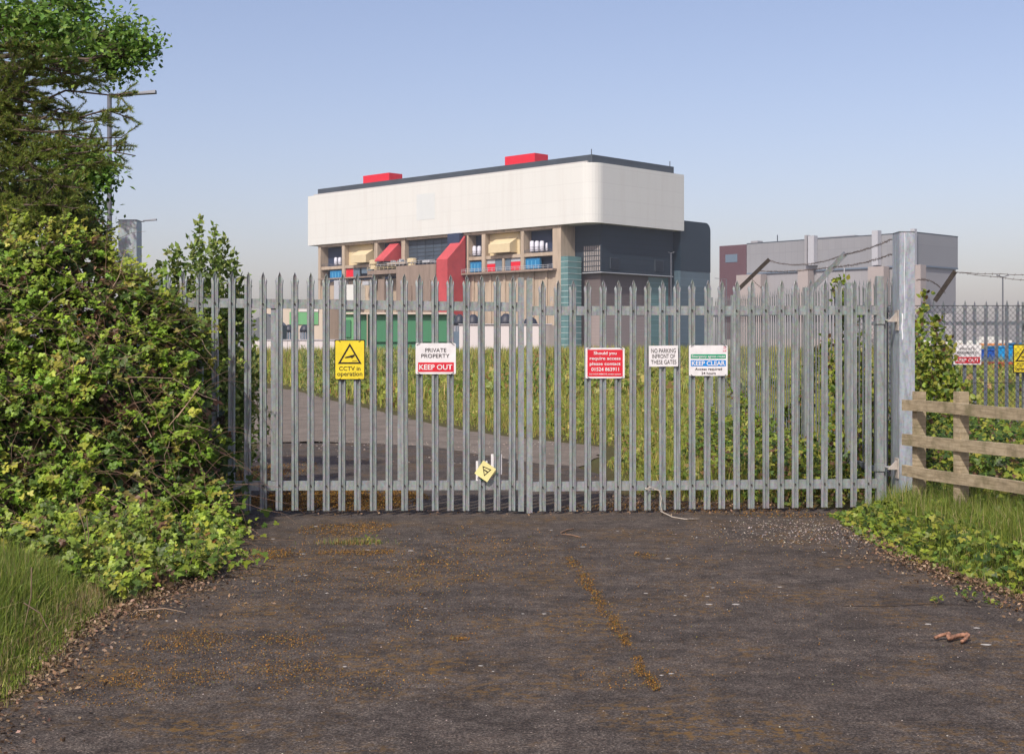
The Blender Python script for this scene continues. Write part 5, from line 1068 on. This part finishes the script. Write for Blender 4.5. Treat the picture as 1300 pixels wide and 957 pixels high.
# taller weeds in the field (pale green spikes left of centre)
tips = [(rng.uniform(385, 425), rng.uniform(442, 475), rng.uniform(55, 60)) for _ in range(30)]
def tall_weeds(label, specs, N, size, cols, name='tall_weeds'):
    C = []; 
    for (px, Z, top_py, w) in specs:
        x = (px-650)/F*Z; zt = EYE+(HOR-top_py)/F*Z; hb = float(ground_h(x, Z)); n = N; f = rng.random(n)**.8; r = w/F*Z*(1-.75*f); C.append(np.stack([x+rng.normal(0, 1, n)*r*.5, Z+rng.normal(0, 1, n)*r*.5, hb+(zt-hb)*f], 1))
    C = np.concatenate(C); o = leaves(name, C, rng.uniform(.6, 1.2, len(C))*size, palette(len(C), cols, .2), LANCE, LEAF, None, (0, -.6, .3), .6, np.tile(np.array([[0, 0, 1.2]]), (len(C), 1))); return tag(o, label, 'plants', kind='stuff')
tall_weeds('tall leafy weeds standing above the field behind the CCTV sign', [(rng.uniform(384, 560), rng.uniform(48, 75), rng.uniform(438, 462), rng.uniform(3, 7)) for _ in range(60)], 70, .16, [(2, (.12, .18, .04)), (2, (.2, .25, .08)), (1, (.26, .27, .12))])
tall_weeds('scattered taller weeds and dock across the field behind the right leaf', [(rng.uniform(560, 905), rng.uniform(28, 90), rng.uniform(440, 470), rng.uniform(3, 9)) for _ in range(70)], 45, .14, [(2, (.12, .18, .04)), (2, (.2, .24, .06)), (1, (.30, .15, .06))])
# ---- moss, litter, lichen, stones on the tarmac
def moss_poly(cx, cy, rx, ry, N, cols, h=.02, name='moss', ang=0):
    r = np.sqrt(rng.random(N)); a = rng.uniform(0, 6.283, N); x0 = rx*r*np.cos(a); y0 = ry*r*np.sin(a); x = cx+x0*math.cos(ang)-y0*math.sin(ang); y = cy+x0*math.sin(ang)+y0*math.cos(ang)
    k = vnoise(x*4, y*4, 2.5, 3) > -.55+.45*r; return np.stack([x[k], y[k], rng.uniform(.002, h, k.sum())], 1)
MC = []
def mp_(px, py, wpx, hpx, N, ang=0, h=.02):
    x, y = GX(px, py); Z = y; MC.append(moss_poly(x, y, wpx/2/F*Z, hpx/2*Z*Z/(EYE*F), N, None, h, ang=ang))
for a_ in ((430, 634, 230, 30, 26000), (300, 615, 90, 60, 9000), (360, 600, 80, 30, 1500), (880, 645, 340, 12, 3500), (430, 674, 110, 16, 1500), (455, 702, 120, 6, 900), (350, 705, 60, 10, 500), (470, 668, 60, 8, 400), (545, 735, 150, 50, 1300), (600, 700, 120, 40, 700),
           (240, 815, 110, 30, 1400), (210, 860, 160, 30, 1200), (370, 812, 90, 14, 600), (360, 850, 120, 20, 600), (585, 812, 30, 5, 200), (820, 706, 30, 8, 220), (195, 782, 60, 12, 500), (330, 703, 110, 14, 900), (1000, 655, 160, 8, 600), (520, 790, 60, 60, 300), (330, 760, 110, 60, 300), (1290, 770, 60, 20, 300), (150, 880, 200, 40, 900), (1180, 690, 60, 30, 400), (450, 790, 420, 150, 3000), (250, 840, 360, 70, 2500), (430, 720, 300, 60, 2500), (700, 740, 500, 120, 1800), (950, 800, 500, 130, 1000), (560, 700, 500, 70, 1600), (980, 690, 300, 60, 700), (800, 860, 160, 30, 500), (420, 870, 300, 40, 900)): mp_(*a_)
# moss growing along the joint in the tarmac
for f in np.linspace(0, 1, 60):
    px = lerp(722, 832, f)+rng.normal(0, 2); py = lerp(708, 875, f**1.05); 
    if rng.random() < .9: mp_(px, py, rng.uniform(10, 26), rng.uniform(5, 12), 70)
C = np.concatenate(MC); cols = palette(len(C), [(3, (.24, .115, .018)), (2, (.32, .17, .03)), (2, (.12, .065, .018)), (.6, (.16, .15, .03))], .25)
tag(leaves('moss', C, rng.uniform(.006, .016, len(C))*np.clip(C[:, 1]/11, .8, 1.6), cols, OVAL4, DRY, None, (0, 0, 1), .6), 'orange brown moss tufts along cracks and patches of the tarmac', 'moss', kind='stuff')
def edge_litter(N):
    out = []
    L = [(-2.35, 5.0), (-2.38, 7.0), (-2.5, 8.6), (-2.25, 10.1), (-2.6, 11.6), (-3.0, 13.6)]; Rr = [(3.45, 7.2), (3.4, 9.2), (3.15, 10.6), (3.1, 11.6), (3.3, 13.2)]
    for pts, n, sg in ((L, int(N*.6), 1), (Rr, int(N*.4), -1)):
        p = np.array(pts); f = rng.random(n)*(len(p)-1.001); i = f.astype(int); q = p[i]+(p[i+1]-p[i])*(f-i)[:, None]; q[:, 0] += sg*(rng.exponential(.13, n)-.12); out.append(q)
    n = int(N*.35); out.append(np.stack([rng.uniform(1.0, 3.6, n), 15.2+rng.exponential(.7, n)], 1)); out.append(np.stack([rng.uniform(-3.2, 3.4, 500), rng.uniform(14.3, 14.8, 500)], 1))
    q = np.concatenate(out); return np.concatenate([q, rng.uniform(.004, .03, (len(q), 1))], 1)
C = edge_litter(11000)
tag(leaves('leaf_litter', C, rng.uniform(.012, .038, len(C)), palette(len(C), [(3, (.24, .155, .09)), (2, (.16, .10, .055)), (1, (.36, .26, .17)), (1.5, (.08, .05, .03))], .25), OVAL4, DRY, None, (0, 0, 1), .5), 'dry brown leaf litter along both edges of the tarmac', 'leaves', kind='stuff')
# pale crumbs of grit and stone
N = 2200; x = rng.uniform(-2.6, 3.5, N); y = rng.uniform(4.8, 14, N); ok = inside(ROAD, x, y); q = np.stack([x, y], 1)[ok]
n2_ = 900; q2 = np.stack([rng.normal(2.75, .45, n2_), rng.normal(13.1, .55, n2_)], 1); q2 = q2[(q2[:, 0] < 3.5) & (q2[:, 1] < 14.6)]; n3_ = 300; q3 = np.stack([rng.uniform(-4.5, 1.5, n3_), np.interp(rng.uniform(-4.5, 1.5, n3_), [-4.5, -1.5, 1.2], [26.2, 24.9, 20.6])], 1)
q = np.concatenate([q, q2, q3]); C = np.concatenate([q, np.full((len(q), 1), .002)], 1)
PEB = (np.array([[-.5, -.35, 0], [.5, -.4, 0], [.45, .4, 0], [-.4, .45, 0], [0, 0, .45]], float), np.array([[0, 1, 4], [1, 2, 4], [2, 3, 4], [3, 0, 4]]))
sz = np.concatenate([rng.uniform(.003, .009, ok.sum()), rng.uniform(.005, .018, len(q2)), rng.uniform(.012, .045, len(q3))])
tag(leaves('grit', C, sz, palette(len(C), [(3, (.32, .27, .22)), (2, (.22, .18, .15)), (1, (.46, .41, .35))], .15), PEB, DRY, None, (0, 0, 1), .12), 'pale grit and small stones scattered over the tarmac', 'grit', kind='stuff')
# flat white lichen rings on the tarmac
spots = [(347, 684), (401, 668), (435, 694), (474, 690), (466, 698), (502, 711), (493, 726), (482, 738), (472, 733), (415, 753), (388, 730), (384, 703), (451, 720), (540, 772), (530, 787), (664, 779), (438, 846), (610, 845), (852, 855), (857, 781), (820, 753), (840, 857), (740, 694), (848, 709), (870, 756), (700, 673), (784, 674), (520, 684), (522, 699), (405, 689), (552, 697), (380, 731), (898, 757), (1046, 701), (1178, 792), (900, 767), (212, 788), (1087, 752), (934, 767), (280, 828), (626, 852), (691, 779), (1252, 818), (905, 746), (1240, 797), (990, 745), (1063, 722)]
bm = bmesh.new()
for (px, py) in spots:
    x, y = GX(px, py); r = random.uniform(.008, .020)*(1.15 if random.random() < .3 else .85); n = 11; vs = [bm.verts.new((x+r*(1+random.uniform(-.25, .25))*math.cos(k*2*math.pi/n)*1.2, y+r*(1+random.uniform(-.25, .25))*math.sin(k*2*math.pi/n), .0015)) for k in range(n)]; c_ = bm.verts.new((x, y, .004))
    for k in range(n): bm.faces.new((vs[k], vs[(k+1) % n], c_))
o = from_bm('lichen', bm, simple('white_lichen', (.40, .38, .34, 1), .9, 0, .25, 60), None); tag(o, 'small flat white lichen rosettes dotted over the tarmac', 'lichen', kind='stuff')
# soil filled cracks running in from the right verge
for lab, pts_ in (('upper dark crack in the tarmac running in from the right verge', [(1035, 706), (1085, 709), (1130, 713), (1185, 716), (1235, 722)]), ('lower dark crack in the tarmac running in from the right verge', [(1068, 769), (1120, 770), (1175, 767), (1225, 768), (1290, 772)])):
    bm = bmesh.new(); L_ = []
    for (a_, b_) in zip(pts_, pts_[1:]):
        for k in range(8): L_.append(GX(lerp(a_[0], b_[0], k/8), lerp(a_[1], b_[1], k/8)+random.uniform(-.5, .5)))
    A_ = [bm.verts.new((x, y-random.uniform(.002, .012), .0022)) for x, y in L_]; B_ = [bm.verts.new((x, y+random.uniform(.002, .012), .0022)) for x, y in L_]
    for k in range(len(L_)-1): bm.faces.new((A_[k], A_[k+1], B_[k+1], B_[k]))
    o = from_bm('crack', bm, simple('crack_soil', (.025, .016, .01, 1), .95, 0, .5, 40), road)
# little plants on the tarmac
def sprig(label, px, py, n, r, h=.05, group='small plants rooted in the tarmac', cols=GP):
    x, y = GX(px, py); C = np.stack([x+rng.normal(0, r, n), y+rng.normal(0, r, n), np.abs(rng.normal(.01, h, n))+.01], 1); g = empty('small_plant', (x, y, 0), label, 'plant', group)
    leaves('leaves', C, rng.uniform(.025, .05, n), palette(n, cols, .15), OVAL4, LEAF, g, (0, -.2, 1), .5)
    st = np.stack([np.tile([[x, y, 0.0]], (6, 1)), C[:6]*.5+np.array([[x, y, 0.0]])*.5, C[:6]], 1); np_tubes('stems', st, .0025, .001, STEM, g)
sprig('small green sprig on the tarmac, the larger one right of centre near the right verge', 1228, 763, 34, .045); sprig('tiny green sprig on the tarmac left of the larger one', 1188, 766, 14, .035, .02); sprig('tiny green sprig at the litter edge above the cracked tarmac', 1155, 714, 10, .025, .02)
sprig('small weed at the very corner of the tarmac by the right verge', 1258, 766, 14, .03, .02); sprig('grassy green tuft on the moss strip left of centre', 468, 688, 26, .05, .025)
g0 = GX(445, 690); n = 500; p = np.stack([g0[0]+rng.normal(0, .16, n), g0[1]+rng.normal(0, .05, n), np.zeros(n)], 1); tag(blades('grass_tuft', p, rng.uniform(.02, .07, n), .004, palette(n, [(2, (.34, .26, .12)), (2, (.14, .2, .04)), (1, (.3, .17, .05))], .2), None, .8), 'low straw coloured tuft growing through the tarmac left of centre', 'grass', kind='stuff')
# curled piece of bark lying on the right
bm = bmesh.new(); cp = [GX(1187, 813), GX(1198, 808), GX(1207, 817), GX(1217, 813), GX(1227, 812), GX(1231, 824)]; cp = [Vector((p[0], p[1], z)) for p, z in zip(cp, (.018, .034, .024, .026, .034, .014))]; pts = []
cp[1].y = cp[0].y+.03; cp[2].y = cp[0].y-.05; cp[3].y = cp[0].y+.01; cp[4].y = cp[0].y-.01; cp[5].y = cp[0].y-.10
for i in range(5):
    p0, p1, p2, p3 = cp[max(i-1, 0)], cp[i], cp[i+1], cp[min(i+2, 5)]
    for k in range(5):
        f = k/5; pts.append(((p1*2)+(p2-p0)*f+(p0*2-p1*5+p2*4-p3)*f*f+(p1*3-p0-p2*3+p3)*f**3)*.5)
pts.append(cp[-1]); rr_ = [.0075+.0035*abs(math.sin(i*1.7+.6))+.004*math.sin(math.pi*i/25) for i in range(len(pts))]; tube(bm, pts, rr_, 8)
for v in bm.verts: v.co += Vector([random.uniform(-.0025, .0025) for _ in range(3)])
tag(from_bm('bark_curl', bm, simple('reddish_bark', (.27, .14, .085, 1), .85, 0, .6, 40, .6), None, True), 'curled reddish piece of dead bark lying on the tarmac at the right', 'bark')
bm = bmesh.new()
for a_, b_ in (((713, 679), (737, 683)), ((712, 677), (728, 672))):
    x0, y0 = GX(*a_); x1, y1 = GX(*b_); tube(bm, [(x0, y0, .008), ((x0+x1)/2, (y0+y1)/2+.02, .014), (x1, y1, .008)], .006, 6)
tag(from_bm('twig', bm, STEM, None), 'forked dead twig lying on the tarmac in front of the gate opening', 'twig')
# dead straw stems leaning out of the left verge
ln = []
for (a0, b0, a1, b1, Z) in ((98, 640, 112, 720, 10.2), (30, 765, 62, 800, 7.6), (40, 720, 30, 800, 8), (225, 530, 253, 490, 12.6), (215, 540, 254, 492, 12.6), (110, 655, 108, 712, 10), (175, 775, 235, 777, 8.9)):
    a = np.array(P(a0, b0, Z)); b = np.array(P(a1, b1, Z+.1)); ln.append(np.array([a, (a+b)/2+[.02, 0, .02], b]))
STRAW = simple('straw', (.40, .28, .18, 1), .8)
CL = ['dead cane hanging down the thicket front above the left verge grass', 'dead cane slanting through the tall grass nearest the lower left corner', 'dead cane standing upright in the grass at the left edge', 'upper of two pale dead canes slanting up across the first gate pales',
      'lower of two pale dead canes slanting up across the first gate pales', 'upright dead cane in front of the thicket beside the hanging one', 'dead cane lying flat on the litter at the edge of the tarmac']
for L_, lab in zip(ln, CL): tag(np_tubes('dead_cane', L_[None], .005, .003, STRAW, None), lab, 'cane', 'dead canes on the left verge')

# ---------------------------------------------------------------- thin sea haze
bm = bmesh.new(); box(bm, -2250, 2250, -450, 2250, -1.3, 78); hz = from_bm('haze', bm, None); m = bpy.data.materials.new('thin_haze'); m.use_nodes = True; m.node_tree.nodes.clear()
vo_ = m.node_tree.nodes.new('ShaderNodeVolumePrincipled'); vo_.inputs['Density'].default_value = 0.00013; vo_.inputs['Color'].default_value = (0.82, 0.90, 1.0, 1); vo_.inputs['Anisotropy'].default_value = 0.0
om_ = m.node_tree.nodes.new('ShaderNodeOutputMaterial'); m.node_tree.links.new(vo_.outputs[0], om_.inputs['Volume']); hz.data.materials.append(m); tag(hz, kind='stuff')
